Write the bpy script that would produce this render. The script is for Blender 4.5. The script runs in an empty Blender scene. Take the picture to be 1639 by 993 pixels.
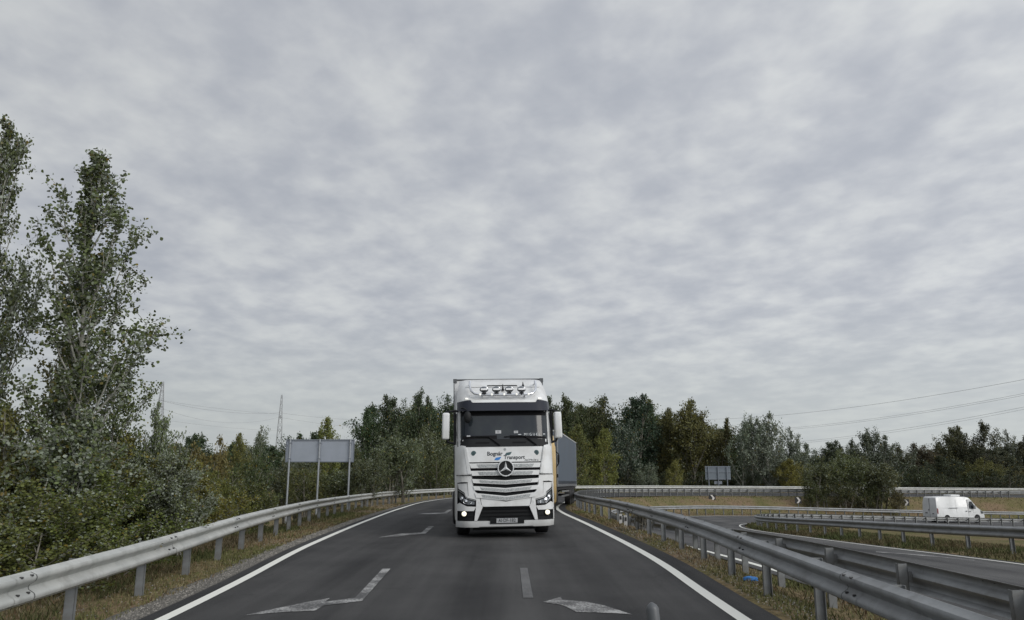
import bpy, bmesh, math, random
import numpy as np
from mathutils import Vector, Matrix

scene = bpy.context.scene
R = math.radians

# ------------------------------------------------------------------ camera
FPX, W0, H0 = 1206.0, 1639.0, 993.0
HOR = 745.0
CAMH = 1.77
PITCH = math.atan((HOR - H0 / 2) / FPX)
cam_d = bpy.data.cameras.new("camera")
cam = bpy.data.objects.new("camera", cam_d)
scene.collection.objects.link(cam)
cam.location = (0, 0, CAMH)
cam.rotation_euler = (math.pi / 2 + PITCH, 0, 0)
cam_d.sensor_width = 36
cam_d.lens = 36 * FPX / W0
cam_d.clip_start = 0.1
cam_d.clip_end = 9000
scene.camera = cam
scene.render.resolution_x = 1024
scene.render.resolution_y = 620

# ------------------------------------------------------------------ exposure
vs = scene.view_settings
vs.view_transform = 'Standard'
vs.look = 'None'
vs.exposure = 0.0
vs.gamma = 1.0
vs.use_curve_mapping = False

# ------------------------------------------------------------------ sun and sky
SUN_EL, SUN_AZ = 30.0, 132.0     # azimuth clockwise from +Y (right and behind the camera)
sd = bpy.data.lights.new("sun", 'SUN')
sd.energy = 1.5
sd.angle = R(28)
sd.color = (1.0, 0.95, 0.88)
sun = bpy.data.objects.new("sun", sd)
scene.collection.objects.link(sun)
_d = Vector((math.sin(R(SUN_AZ)) * math.cos(R(SUN_EL)), math.cos(R(SUN_AZ)) * math.cos(R(SUN_EL)), math.sin(R(SUN_EL))))
sun.rotation_euler = (-_d).to_track_quat('-Z', 'Y').to_euler()
sun.location = (0, 0, 60)

world = bpy.data.worlds.new("World")
scene.world = world
world.use_nodes = True
nt = world.node_tree
nt.nodes.clear()
N, L = nt.nodes, nt.links


def mnode(N, L, op, a, b=None, c=None, clamp=False):
    n = N.new('ShaderNodeMath')
    n.operation = op
    n.use_clamp = clamp
    for i, v in enumerate((a, b, c)):
        if v is None:
            continue
        if isinstance(v, (int, float)):
            n.inputs[i].default_value = v
        else:
            L.new(v, n.inputs[i])
    return n.outputs[0]


out = N.new('ShaderNodeOutputWorld')
sky = N.new('ShaderNodeTexSky')
sky.sky_type = 'NISHITA'
sky.sun_disc = False
sky.sun_elevation = R(SUN_EL)
sky.sun_rotation = R(SUN_AZ)
sky.air_density = 1.0
sky.dust_density = 2.0
bg_sky = N.new('ShaderNodeBackground')
bg_sky.inputs['Strength'].default_value = 0.09
L.new(sky.outputs[0], bg_sky.inputs['Color'])
tc = N.new('ShaderNodeTexCoord')
sep = N.new('ShaderNodeSeparateXYZ')
L.new(tc.outputs['Generated'], sep.inputs[0])
zc = mnode(N, L, 'ADD', mnode(N, L, 'MAXIMUM', sep.outputs[2], 0.0), 0.17)
px_ = mnode(N, L, 'DIVIDE', sep.outputs[0], zc)
py_ = mnode(N, L, 'DIVIDE', sep.outputs[1], zc)
comb = N.new('ShaderNodeCombineXYZ')
L.new(px_, comb.inputs[0])
L.new(py_, comb.inputs[1])


def wnoise(scale, detail, rough, rot, sx, sy, dist=0.0, off=0.0):
    mp = N.new('ShaderNodeMapping')
    mp.inputs['Rotation'].default_value = (0, 0, R(rot))
    mp.inputs['Scale'].default_value = (sx, sy, 1)
    mp.inputs['Location'].default_value = (off, off * 0.7, off)
    L.new(comb.outputs[0], mp.inputs[0])
    n = N.new('ShaderNodeTexNoise')
    n.inputs['Scale'].default_value = scale
    n.inputs['Detail'].default_value = detail
    n.inputs['Roughness'].default_value = rough
    n.inputs['Distortion'].default_value = dist
    L.new(mp.outputs[0], n.inputs['Vector'])
    return n.outputs['Fac']


n1 = wnoise(5.6, 3, 0.45, 28, 1.0, 0.85, 0.15, 3.1)
n2 = wnoise(1.5, 3, 0.5, -20, 1.0, 0.8, 0.2, 9.7)
n3 = wnoise(13.0, 3, 0.55, 35, 1.0, 0.9, 0.15, 17.3)
mix1 = mnode(N, L, 'ADD', mnode(N, L, 'MULTIPLY', n1, 0.50), mnode(N, L, 'MULTIPLY', n2, 0.26))
mix2 = mnode(N, L, 'ADD', mix1, mnode(N, L, 'MULTIPLY', n3, 0.24))
ramp = N.new('ShaderNodeValToRGB')
cr = ramp.color_ramp
cr.interpolation = 'B_SPLINE'
cr.elements[0].position = 0.36
cr.elements[0].color = (0.425, 0.450, 0.500, 1)
cr.elements[1].position = 0.645
cr.elements[1].color = (0.685, 0.703, 0.705, 1)
e = cr.elements.new(0.50)
e.color = (0.522, 0.542, 0.580, 1)
L.new(mix2, ramp.inputs[0])
# paler, flatter veil of cloud low over the horizon
hz = N.new('ShaderNodeMapRange')
hz.interpolation_type = 'SMOOTHSTEP'
L.new(sep.outputs[2], hz.inputs[0])
hz.inputs[1].default_value = 0.0
hz.inputs[2].default_value = 0.22
hz.inputs[3].default_value = 0.8
hz.inputs[4].default_value = 0.0
veil = N.new('ShaderNodeMix')
veil.data_type = 'RGBA'
L.new(hz.outputs[0], veil.inputs['Factor'])
L.new(ramp.outputs[0], veil.inputs[6])
veil.inputs[7].default_value = (0.505, 0.540, 0.540, 1)
# an overcast sky is brighter overhead, and brighter towards the hidden sun
zen = N.new('ShaderNodeMapRange')
zen.interpolation_type = 'SMOOTHSTEP'
L.new(sep.outputs[2], zen.inputs[0])
zen.inputs[1].default_value = 0.55
zen.inputs[2].default_value = 0.95
zen.inputs[3].default_value = 1.0
zen.inputs[4].default_value = 1.15
sdv = N.new('ShaderNodeVectorMath')
sdv.operation = 'DOT_PRODUCT'
L.new(tc.outputs['Generated'], sdv.inputs[0])
sdv.inputs[1].default_value = _d
sg = N.new('ShaderNodeMapRange')
sg.interpolation_type = 'SMOOTHSTEP'
L.new(sdv.outputs['Value'], sg.inputs[0])
sg.inputs[1].default_value = 0.15
sg.inputs[2].default_value = 1.0
sg.inputs[3].default_value = 1.0
sg.inputs[4].default_value = 2.3
side = N.new('ShaderNodeMapRange')
L.new(sep.outputs[0], side.inputs[0])
side.inputs[1].default_value = -0.6
side.inputs[2].default_value = 0.6
side.inputs[3].default_value = 0.90
side.inputs[4].default_value = 1.11
st = mnode(N, L, 'MULTIPLY', mnode(N, L, 'MULTIPLY', zen.outputs[0], sg.outputs[0]), side.outputs[0])
bg_c = N.new('ShaderNodeBackground')
L.new(veil.outputs[2], bg_c.inputs['Color'])
L.new(st, bg_c.inputs['Strength'])
ms = N.new('ShaderNodeMixShader')
ms.inputs[0].default_value = 0.94
L.new(bg_sky.outputs[0], ms.inputs[1])
L.new(bg_c.outputs[0], ms.inputs[2])
L.new(ms.outputs[0], out.inputs[0])

# ------------------------------------------------------------------ helpers
CP, SP = math.cos(PITCH), math.sin(PITCH)


def ray(px, py):
    a = (px - W0 / 2) / FPX
    b = (H0 / 2 - py) / FPX
    return Vector((a, CP - b * SP, SP + b * CP))


def at_depth(px, py, y):
    d = ray(px, py)
    return Vector((d.x * y / d.y, y, CAMH + d.z * y / d.y))


MATS = {}


def mat(name, col, rough=0.6, metal=0.0, noise=None, emit=None, bump=None, spec=0.5, coat=0.0):
    """principled material; noise=(scale, second colour, lo, hi); bump=(scale, strength)"""
    if name in MATS:
        return MATS[name]
    m = bpy.data.materials.new(name)
    m.use_nodes = True
    t = m.node_tree
    p = t.nodes['Principled BSDF']
    p.inputs['Base Color'].default_value = (*col, 1)
    p.inputs['Roughness'].default_value = rough
    p.inputs['Metallic'].default_value = metal
    p.inputs['Specular IOR Level'].default_value = spec
    p.inputs['Coat Weight'].default_value = coat
    tcn = t.nodes.new('ShaderNodeTexCoord')
    if noise:
        n = t.nodes.new('ShaderNodeTexNoise')
        n.inputs['Scale'].default_value = noise[0]
        n.inputs['Detail'].default_value = 6
        n.inputs['Roughness'].default_value = 0.6
        t.links.new(tcn.outputs['Object'], n.inputs['Vector'])
        r = t.nodes.new('ShaderNodeValToRGB')
        r.color_ramp.elements[0].position = noise[2]
        r.color_ramp.elements[0].color = (*col, 1)
        r.color_ramp.elements[1].position = noise[3]
        r.color_ramp.elements[1].color = (*noise[1], 1)
        t.links.new(n.outputs['Fac'], r.inputs[0])
        t.links.new(r.outputs[0], p.inputs['Base Color'])
    if bump:
        n = t.nodes.new('ShaderNodeTexNoise')
        n.inputs['Scale'].default_value = bump[0]
        n.inputs['Detail'].default_value = 4
        t.links.new(tcn.outputs['Object'], n.inputs['Vector'])
        b = t.nodes.new('ShaderNodeBump')
        b.inputs['Strength'].default_value = bump[1]
        b.inputs['Distance'].default_value = 0.02
        t.links.new(n.outputs['Fac'], b.inputs['Height'])
        t.links.new(b.outputs[0], p.inputs['Normal'])
    if emit:
        p.inputs['Emission Color'].default_value = (*emit[0], 1)
        p.inputs['Emission Strength'].default_value = emit[1]
    MATS[name] = m
    return m


def link(o, parent=None):
    scene.collection.objects.link(o)
    if parent is not None:
        o.parent = parent
    return o


def from_bm(name, bm, m, parent=None, smooth=None):
    bmesh.ops.recalc_face_normals(bm, faces=bm.faces[:])
    me = bpy.data.meshes.new(name)
    bm.to_mesh(me)
    bm.free()
    me.materials.append(m)
    if smooth is not None:
        me.shade_smooth()
        me.set_sharp_from_angle(angle=R(smooth))
    return link(bpy.data.objects.new(name, me), parent)


def from_py(name, vs_, fs, m, parent=None, smooth=None):
    me = bpy.data.meshes.new(name)
    me.from_pydata([tuple(v) for v in vs_], [], fs)
    me.materials.append(m)
    if smooth is not None:
        me.shade_smooth()
        me.set_sharp_from_angle(angle=R(smooth))
    me.update()
    return link(bpy.data.objects.new(name, me), parent)


def thing(name, label, cat, loc=(0, 0, 0), rz=0.0, group=None):
    o = bpy.data.objects.new(name, None)
    o.empty_display_size = 0.3
    link(o)
    o.location = loc
    o.rotation_euler = (0, 0, rz)
    return tag(o, label, cat, group)


def tag(o, label, cat, group=None):
    o['label'] = label
    o['category'] = cat
    if group:
        o['group'] = group
    return o


def structure(o):
    o['kind'] = 'structure'
    return o


def box(bm, x0, x1, y0, y1, z0, z1, bev=0.0, seg=2, M=None):
    vs_ = [bm.verts.new((x, y, z)) for z in (z0, z1) for y in (y0, y1) for x in (x0, x1)]
    idx = [(0, 2, 3, 1), (4, 5, 7, 6), (0, 1, 5, 4), (1, 3, 7, 5), (3, 2, 6, 7), (2, 0, 4, 6)]
    fs = [bm.faces.new([vs_[i] for i in f]) for f in idx]
    if bev > 0:
        es = list({e_ for f in fs for e_ in f.edges})
        r = bmesh.ops.bevel(bm, geom=es, offset=bev, segments=seg, profile=0.5, affect='EDGES')
        vv = list({v for f in r['faces'] for v in f.verts} | {v for v in vs_ if v.is_valid})
    else:
        vv = vs_
    if M is not None:
        bmesh.ops.transform(bm, matrix=M, verts=[v for v in vv if v.is_valid])


def bar(bm, a, b, w, d=None):
    """square bar from a to b"""
    a, b = Vector(a), Vector(b)
    d = d or w
    ax = (b - a)
    ln = ax.length
    q = ax.to_track_quat('Z', 'Y').to_matrix().to_4x4()
    M = Matrix.Translation(a) @ q
    vs_ = [bm.verts.new(M @ Vector((x, y, z))) for z in (0, ln) for y in (-d / 2, d / 2) for x in (-w / 2, w / 2)]
    for f in [(0, 2, 3, 1), (4, 5, 7, 6), (0, 1, 5, 4), (1, 3, 7, 5), (3, 2, 6, 7), (2, 0, 4, 6)]:
        bm.faces.new([vs_[i] for i in f])


def tube(bm, pts, rad, n=8, caps=True):
    pts = [Vector(p) for p in pts]
    if isinstance(rad, (int, float)):
        rad = [rad] * len(pts)
    rings = []
    prev = None
    for i, p in enumerate(pts):
        t_ = (pts[min(i + 1, len(pts) - 1)] - pts[max(i - 1, 0)]).normalized()
        if prev is None:
            u = t_.orthogonal().normalized()
        else:
            u = (prev - t_ * prev.dot(t_)).normalized()
        prev = u
        v = t_.cross(u)
        rings.append([bm.verts.new(p + (u * math.cos(2 * math.pi * k / n) + v * math.sin(2 * math.pi * k / n)) * rad[i]) for k in range(n)])
    for i in range(len(rings) - 1):
        for k in range(n):
            bm.faces.new((rings[i][k], rings[i][(k + 1) % n], rings[i + 1][(k + 1) % n], rings[i + 1][k]))
    if caps:
        bm.faces.new(rings[0][::-1])
        bm.faces.new(rings[-1])


def cyl(bm, a, b, r, n=24, r2=None):
    tube(bm, [a, b], [r, r if r2 is None else r2], n)


def lathe(bm, prof, axis_pt, axis, n=28):
    """prof: list of (t along axis, radius)"""
    ax = Vector(axis).normalized()
    u = ax.orthogonal().normalized()
    v = ax.cross(u)
    c = Vector(axis_pt)
    rings = [[bm.verts.new(c + ax * t_ + (u * math.cos(2 * math.pi * k / n) + v * math.sin(2 * math.pi * k / n)) * r_) for k in range(n)] for t_, r_ in prof]
    for i in range(len(rings) - 1):
        for k in range(n):
            bm.faces.new((rings[i][k], rings[i][(k + 1) % n], rings[i + 1][(k + 1) % n], rings[i + 1][k]))
    if prof[0][1] > 1e-6:
        bm.faces.new(rings[0][::-1])
    if prof[-1][1] > 1e-6:
        bm.faces.new(rings[-1])


def text_mesh(body, size, align='CENTER', shear=0.0, sx=1.0, bold=0.0):
    cu = bpy.data.curves.new("t", 'FONT')
    cu.body = body
    cu.size = size
    cu.align_x = align
    cu.align_y = 'CENTER'
    cu.shear = shear
    cu.offset = bold
    cu.resolution_u = 3
    o = bpy.data.objects.new("t", cu)
    scene.collection.objects.link(o)
    bpy.context.view_layer.update()
    me = bpy.data.meshes.new_from_object(o.evaluated_get(bpy.context.evaluated_depsgraph_get()))
    vs_ = [(v.co.x * sx, v.co.y) for v in me.vertices]
    fs = [tuple(p.vertices) for p in me.polygons]
    bpy.data.objects.remove(o)
    bpy.data.curves.remove(cu)
    bpy.data.meshes.remove(me)
    return vs_, fs


def smooth_line(pts, step=0.7):
    """Catmull-Rom through pts, resampled evenly"""
    P = [np.array(p, float) for p in pts]
    P = [2 * P[0] - P[1]] + P + [2 * P[-1] - P[-2]]
    o = []
    for i in range(1, len(P) - 2):
        for t_ in np.linspace(0, 1, 24, endpoint=False):
            a, b, c, d = P[i - 1], P[i], P[i + 1], P[i + 2]
            o.append(0.5 * ((2 * b) + (c - a) * t_ + (2 * a - 5 * b + 4 * c - d) * t_ ** 2 + (3 * b - a - 3 * c + d) * t_ ** 3))
    o.append(P[-2])
    o = np.array(o)
    s = np.concatenate([[0], np.cumsum(np.linalg.norm(np.diff(o[:, :2], axis=0), axis=1))])
    n = max(2, int(s[-1] / step))
    t_ = np.linspace(0, s[-1], n + 1)
    return np.stack([np.interp(t_, s, o[:, k]) for k in range(o.shape[1])], 1)


# ------------------------------------------------------------------ the two roads (edge lines, metres; z last)
OL = [(-3.5, -14, 0), (-4.06, 8.8, 0), (-4.62, 18, 0), (-5.2, 28, -.17), (-5.8, 40, -.42), (-6.0, 54, -.72), (-4.6, 66, -.95),
      (-.4, 77.5, -1.12), (8, 86, -1.25), (20, 91, -1.38), (40, 94.5, -1.6), (60, 97, -1.8), (95, 98.5, -2.05)]
OR = [(2.7, -14, 0), (2.7, 8.8, 0), (2.72, 15, 0), (2.5, 25, -.13), (2.28, 35, -.34), (2.5, 43, -.5), (3.6, 53, -.72),
      (5.2, 63, -.95), (9.2, 73.5, -1.15), (20, 80.5, -1.3), (42, 84.5, -1.55), (60, 87, -1.78), (95, 89, -2.05)]
CL = [(5.3, -14, -.02), (5.3, 8, -.12), (5.4, 16.7, -.36), (5.6, 27, -.82), (6.0, 34, -1.2), (6.8, 44, -1.72), (8.0, 54, -2.1),
      (10.4, 61.5, -2.35), (14.8, 66.8, -2.5), (22, 70.3, -2.7), (40, 74.2, -3.3), (60, 76.5, -3.7), (95, 77.5, -4.1)]
CR = [(11.1, -14, -.02), (11.3, 8, -.12), (11.4, 17.2, -.40), (11.6, 25, -.80), (12.3, 32.5, -1.2), (13.2, 42, -1.72), (14.2, 48.5, -2.05),
      (16.2, 54.5, -2.3), (19.5, 59, -2.5), (26, 62.6, -2.8), (40, 66.2, -3.3), (60, 68, -3.7), (95, 69, -4.1)]


def resample(pts, n):
    a = smooth_line(pts, 0.35)
    s = np.linspace(0, len(a) - 1, n)
    return np.stack([np.interp(s, np.arange(len(a)), a[:, k]) for k in range(3)], 1)


def pair(Lp, Rp, n=420):
    """match the two edges by control point index so cross-sections stay square"""
    k = len(Lp)

    def by_index(p):
        P = [np.array(q, float) for q in p]
        P = [2 * P[0] - P[1]] + P + [2 * P[-1] - P[-2]]
        o = []
        for u in np.linspace(0, k - 1 - 1e-9, n):
            i = int(u) + 1
            t_ = u - int(u)
            a, b, c, d = P[i - 1], P[i], P[i + 1], P[i + 2]
            o.append(0.5 * ((2 * b) + (c - a) * t_ + (2 * a - 5 * b + 4 * c - d) * t_ ** 2 + (3 * b - a - 3 * c + d) * t_ ** 3))
        return np.array(o)
    return by_index(Lp), by_index(Rp)


PL, PR = pair(OL, OR)
QL, QR = pair(CL, CR)


def road_samples(Lp, Rp):
    c = (Lp + Rp) / 2
    hw = np.linalg.norm((Lp - Rp)[:, :2], axis=1) / 2
    t_ = np.gradient(c[:, :2], axis=0)
    t_ /= np.linalg.norm(t_, axis=1)[:, None]
    return c, hw, t_


RP = road_samples(PL, PR)
RC = road_samples(QL, QR)


def near_road(rs, x, y):
    """distance beyond the road edge (>=0), signed side (+ = left of travel), z there. x,y arrays"""
    c, hw, t_ = rs
    dx = x[:, None] - c[None, :, 0]
    dy = y[:, None] - c[None, :, 1]
    d2 = dx * dx + dy * dy
    i = np.argmin(d2, 1)
    k = np.arange(len(x))
    ddx, ddy = dx[k, i], dy[k, i]
    # interpolate z along the tangent for smoothness
    along = ddx * t_[i, 0] + ddy * t_[i, 1]
    j = np.clip(i + np.sign(along).astype(int), 0, len(c) - 1)
    seg = np.linalg.norm(c[j, :2] - c[i, :2], axis=1) + 1e-9
    z = c[i, 2] + (c[j, 2] - c[i, 2]) * np.clip(np.abs(along) / seg, 0, 1) * (j != i)
    side = -(ddx * t_[i, 1] - ddy * t_[i, 0])
    return np.maximum(np.abs(side) * 0 + np.sqrt(d2[k, i]) - hw[i], 0), side, z


def ground(x, y):
    x = np.atleast_1d(np.asarray(x, float))
    y = np.atleast_1d(np.asarray(y, float))
    o = np.empty(len(x))
    for a in range(0, len(x), 4000):
        xs, ys = x[a:a + 4000], y[a:a + 4000]
        dP, sP, zP = near_road(RP, xs, ys)
        dC, sC, zC = near_road(RC, xs, ys)
        wP = 1 / (np.maximum(dP - 0.9, 0) + 0.12) ** 2
        wC = 1 / (np.maximum(dC - 0.9, 0) + 0.12) ** 2
        z = (wP * zP + wC * zC) / (wP + wC)
        outer = sP > 0
        t_ = np.clip((dP - 1.6) / 6.0, 0, 1)
        z = z - np.where(outer, 2.3 * t_ * t_ * (3 - 2 * t_), 0)
        # a low ditch inside the loop
        inn = (sC < 0)
        t_ = np.clip((dC - 2.4) / 5.0, 0, 1)
        z = z - np.where(inn, 0.35 * t_ * t_ * (3 - 2 * t_), 0)
        far = np.clip((np.hypot(xs, ys) - 150) / 250, 0, 1)
        o[a:a + 4000] = z * (1 - far) + (-3.0) * far
    return o


def gz(x, y):
    return float(ground([x], [y])[0])


def on_ground(px, py, dz=0.0):
    """where the pixel's ray meets the ground"""
    d = ray(px, py)
    t_ = CAMH / -d.z
    for _ in range(30):
        p = Vector((0, 0, CAMH)) + d * t_
        z = gz(p.x, p.y) + dz
        t_ += 0.8 * (z - p.z) / d.z
    p = Vector((0, 0, CAMH)) + d * t_
    return p


# ---- materials of the ground
def asphalt_mat(name, base, seed):
    m = bpy.data.materials.new(name)
    m.use_nodes = True
    t = m.node_tree
    p = t.nodes['Principled BSDF']
    tcn = t.nodes.new('ShaderNodeTexCoord')

    def nz(scale, detail, vec=None, rough=.6):
        n = t.nodes.new('ShaderNodeTexNoise')
        n.inputs['Scale'].default_value = scale
        n.inputs['Detail'].default_value = detail
        n.inputs['Roughness'].default_value = rough
        t.links.new(vec or tcn.outputs['Object'], n.inputs['Vector'])
        return n.outputs['Fac']
    mp = t.nodes.new('ShaderNodeMapping')
    mp.inputs['Scale'].default_value = (1.6, 0.06, 1)
    mp.inputs['Location'].default_value = (seed, seed, 0)
    t.links.new(tcn.outputs['Object'], mp.inputs[0])
    fine = nz(160, 3)
    patch_ = nz(0.5, 5)
    streak = nz(1.0, 4, mp.outputs[0])
    a = mnode(t.nodes, t.links, 'MULTIPLY', fine, 0.9)
    a = mnode(t.nodes, t.links, 'ADD', a, mnode(t.nodes, t.links, 'MULTIPLY', patch_, 0.55))
    a = mnode(t.nodes, t.links, 'ADD', a, mnode(t.nodes, t.links, 'MULTIPLY', streak, 0.85))
    v = mnode(t.nodes, t.links, 'MULTIPLY', a, 0.95)
    mx = t.nodes.new('ShaderNodeMix')
    mx.data_type = 'RGBA'
    mx.inputs[6].default_value = (base * .35, base * .35, base * .37, 1)
    mx.inputs[7].default_value = (base * 1.75, base * 1.73, base * 1.7, 1)
    fac = mnode(t.nodes, t.links, 'SUBTRACT', mnode(t.nodes, t.links, 'MULTIPLY', v, 2.0), 1.72)
    # polished wheel tracks (lat = position across the road, 0..1) and a darker oil line between them
    la = t.nodes.new('ShaderNodeAttribute')
    la.attribute_name = "lat"
    wv = mnode(t.nodes, t.links, 'COSINE', mnode(t.nodes, t.links, 'MULTIPLY', la.outputs['Fac'], 6.2832 * 4))
    fac = mnode(t.nodes, t.links, 'SUBTRACT', fac, mnode(t.nodes, t.links, 'MULTIPLY', wv, 0.16), clamp=True)
    t.links.new(fac, mx.inputs[0])
    # fine wandering cracks, only in patches
    wob = t.nodes.new('ShaderNodeTexNoise')
    wob.inputs['Scale'].default_value = 2.5
    wob.inputs['Detail'].default_value = 5
    t.links.new(tcn.outputs['Object'], wob.inputs['Vector'])
    va = t.nodes.new('ShaderNodeVectorMath')
    va.operation = 'MULTIPLY_ADD'
    t.links.new(wob.outputs['Color'], va.inputs[0])
    va.inputs[1].default_value = (.7, .7, 0)
    t.links.new(tcn.outputs['Object'], va.inputs[2])
    vo = t.nodes.new('ShaderNodeTexVoronoi')
    vo.feature = 'DISTANCE_TO_EDGE'
    vo.inputs['Scale'].default_value = 0.33
    t.links.new(va.outputs[0], vo.inputs['Vector'])
    cw = t.nodes.new('ShaderNodeMapRange')
    cw.inputs[1].default_value = 0.0
    cw.inputs[2].default_value = 0.006
    cw.inputs[3].default_value = 1.0
    cw.inputs[4].default_value = 0.0
    t.links.new(vo.outputs['Distance'], cw.inputs[0])
    pm = t.nodes.new('ShaderNodeMapRange')
    pm.inputs[1].default_value = 0.48
    pm.inputs[2].default_value = 0.56
    t.links.new(nz(0.22, 3), pm.inputs[0])
    ck = mnode(t.nodes, t.links, 'MULTIPLY', mnode(t.nodes, t.links, 'MULTIPLY', cw.outputs[0], pm.outputs[0]), .7)
    mc = t.nodes.new('ShaderNodeMix')
    mc.data_type = 'RGBA'
    t.links.new(ck, mc.inputs[0])
    t.links.new(mx.outputs[2], mc.inputs[6])
    mc.inputs[7].default_value = (.008, .008, .008, 1)
    t.links.new(mc.outputs[2], p.inputs['Base Color'])
    p.inputs['Roughness'].default_value = 0.88
    p.inputs['Specular IOR Level'].default_value = 0.3
    b = t.nodes.new('ShaderNodeBump')
    b.inputs['Strength'].default_value = 0.35
    b.inputs['Distance'].default_value = 0.01
    t.links.new(nz(220, 2), b.inputs['Height'])
    t.links.new(b.outputs[0], p.inputs['Normal'])
    return m


def soil_mat():
    m = bpy.data.materials.new("verge_soil")
    m.use_nodes = True
    t = m.node_tree
    p = t.nodes['Principled BSDF']
    tcn = t.nodes.new('ShaderNodeTexCoord')

    def nz(scale, detail, rough=.65):
        n = t.nodes.new('ShaderNodeTexNoise')
        n.inputs['Scale'].default_value = scale
        n.inputs['Detail'].default_value = detail
        n.inputs['Roughness'].default_value = rough
        t.links.new(tcn.outputs['Object'], n.inputs['Vector'])
        return n.outputs['Fac']

    def ramp_(fac, stops):
        r = t.nodes.new('ShaderNodeValToRGB')
        while len(r.color_ramp.elements) < len(stops):
            r.color_ramp.elements.new(0.5)
        for e_, (pos, c) in zip(r.color_ramp.elements, stops):
            e_.position = pos
            e_.color = (*c, 1)
        t.links.new(fac, r.inputs[0])
        return r.outputs[0]
    big = ramp_(nz(0.35, 6), [(.35, (.12, .118, .046)), (.5, (.17, .14, .075)), (.62, (.21, .15, .10))])
    small = ramp_(nz(9, 8, .75), [(.3, (.25, .25, .22)), (.55, (.9, .9, .85)), (.75, (1.5, 1.45, 1.35))])
    mx = t.nodes.new('ShaderNodeMix')
    mx.data_type = 'RGBA'
    mx.blend_type = 'MULTIPLY'
    mx.inputs[0].default_value = 1
    t.links.new(big, mx.inputs[6])
    t.links.new(small, mx.inputs[7])
    t.links.new(mx.outputs[2], p.inputs['Base Color'])
    p.inputs['Roughness'].default_value = 0.95
    p.inputs['Specular IOR Level'].default_value = 0.1
    b = t.nodes.new('ShaderNodeBump')
    b.inputs['Strength'].default_value = 0.8
    b.inputs['Distance'].default_value = 0.06
    t.links.new(nz(14, 6), b.inputs['Height'])
    t.links.new(b.outputs[0], p.inputs['Normal'])
    return m


def paint_mat(name, base, lo, hi, col=(.62, .62, .57)):
    """road paint worn through to the asphalt where the noise is high"""
    m = bpy.data.materials.new(name)
    m.use_nodes = True
    t = m.node_tree
    p = t.nodes['Principled BSDF']
    tcn = t.nodes.new('ShaderNodeTexCoord')
    n = t.nodes.new('ShaderNodeTexNoise')
    n.inputs['Scale'].default_value = 42
    n.inputs['Detail'].default_value = 5
    n.inputs['Roughness'].default_value = .7
    t.links.new(tcn.outputs['Object'], n.inputs['Vector'])
    n2_ = t.nodes.new('ShaderNodeTexNoise')
    n2_.inputs['Scale'].default_value = 2.2
    n2_.inputs['Detail'].default_value = 3
    t.links.new(tcn.outputs['Object'], n2_.inputs['Vector'])
    s = mnode(t.nodes, t.links, 'ADD', mnode(t.nodes, t.links, 'MULTIPLY', n.outputs[0], .6), mnode(t.nodes, t.links, 'MULTIPLY', n2_.outputs[0], .4))
    r = t.nodes.new('ShaderNodeValToRGB')
    r.color_ramp.elements[0].position = lo
    r.color_ramp.elements[0].color = (*col, 1)
    r.color_ramp.elements[1].position = hi
    r.color_ramp.elements[1].color = (base, base, base, 1)
    t.links.new(s, r.inputs[0])
    t.links.new(r.outputs[0], p.inputs['Base Color'])
    p.inputs['Roughness'].default_value = .75
    return m


M_ASPH = asphalt_mat("asphalt", 0.034, 3.3)
M_ASPH2 = asphalt_mat("asphalt_ramp", 0.056, 8.1)
M_SOIL = soil_mat()
M_PAINT = paint_mat("line_paint", .06, .60, .80)
M_WORN = paint_mat("worn_arrow_paint", .05, .40, .53, (.36, .36, .35))
M_FAINT = paint_mat("faded_paint", .045, .38, .62, (.12, .12, .12))
M_GRAV = mat("shoulder_gravel", (.085, .08, .072), .95, noise=(40, (.24, .23, .21), .45, .8), bump=(60, .8), spec=.1)

# ---- terrain sheet
def axis(lo, hi, f0, f1, step, grow):
    a = list(np.arange(f0, f1 + 1e-6, step))
    s = step
    v = f1
    while v < hi:
        s *= grow
        v += s
        a.append(v)
    s = step
    v = f0
    while v > lo:
        s *= grow
        v -= s
        a.insert(0, v)
    return np.array(a)


gx = axis(-3500, 3500, -13, 62, 0.5, 1.16)
gy = axis(-60, 6500, -5, 98, 0.5, 1.16)
GX, GY = np.meshgrid(gx, gy)
fx, fy = GX.ravel(), GY.ravel()
HZ = ground(fx, fy)
dP, _, _ = near_road(RP, fx, fy)
dC, _, _ = near_road(RC, fx, fy)
rng = np.random.default_rng(4)
dr = np.minimum(dP, dC)
HZ = HZ - np.where(dr < 0.35, 0.07, 0.0) + np.where(dr > .8, rng.normal(0, .014, len(HZ)), 0)
nx, ny = len(gx), len(gy)
fs = [(j * nx + i, j * nx + i + 1, (j + 1) * nx + i + 1, (j + 1) * nx + i) for j in range(ny - 1) for i in range(nx - 1)]
structure(from_py("ground", np.stack([fx, fy, HZ], 1), fs, M_SOIL, smooth=60))


def strip(name, A, B, m, dz, cols=9):
    """sheet between edge lines A and B following the ground"""
    vs_, fs_ = [], []
    ws = np.linspace(0, 1, cols)
    P = (A[:, None, :] * (1 - ws)[None, :, None] + B[:, None, :] * ws[None, :, None]).reshape(-1, 3)
    z = ground(P[:, 0], P[:, 1]) + dz
    n = len(A)
    vs_ = np.stack([P[:, 0], P[:, 1], z], 1)
    fs_ = [(j * cols + i, j * cols + i + 1, (j + 1) * cols + i + 1, (j + 1) * cols + i) for j in range(n - 1) for i in range(cols - 1)]
    o = from_py(name, vs_, fs_, m, smooth=60)
    a_ = o.data.attributes.new("lat", 'FLOAT', 'POINT')
    a_.data.foreach_set('value', np.tile(ws, n).astype(np.float32))
    return structure(o)


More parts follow.
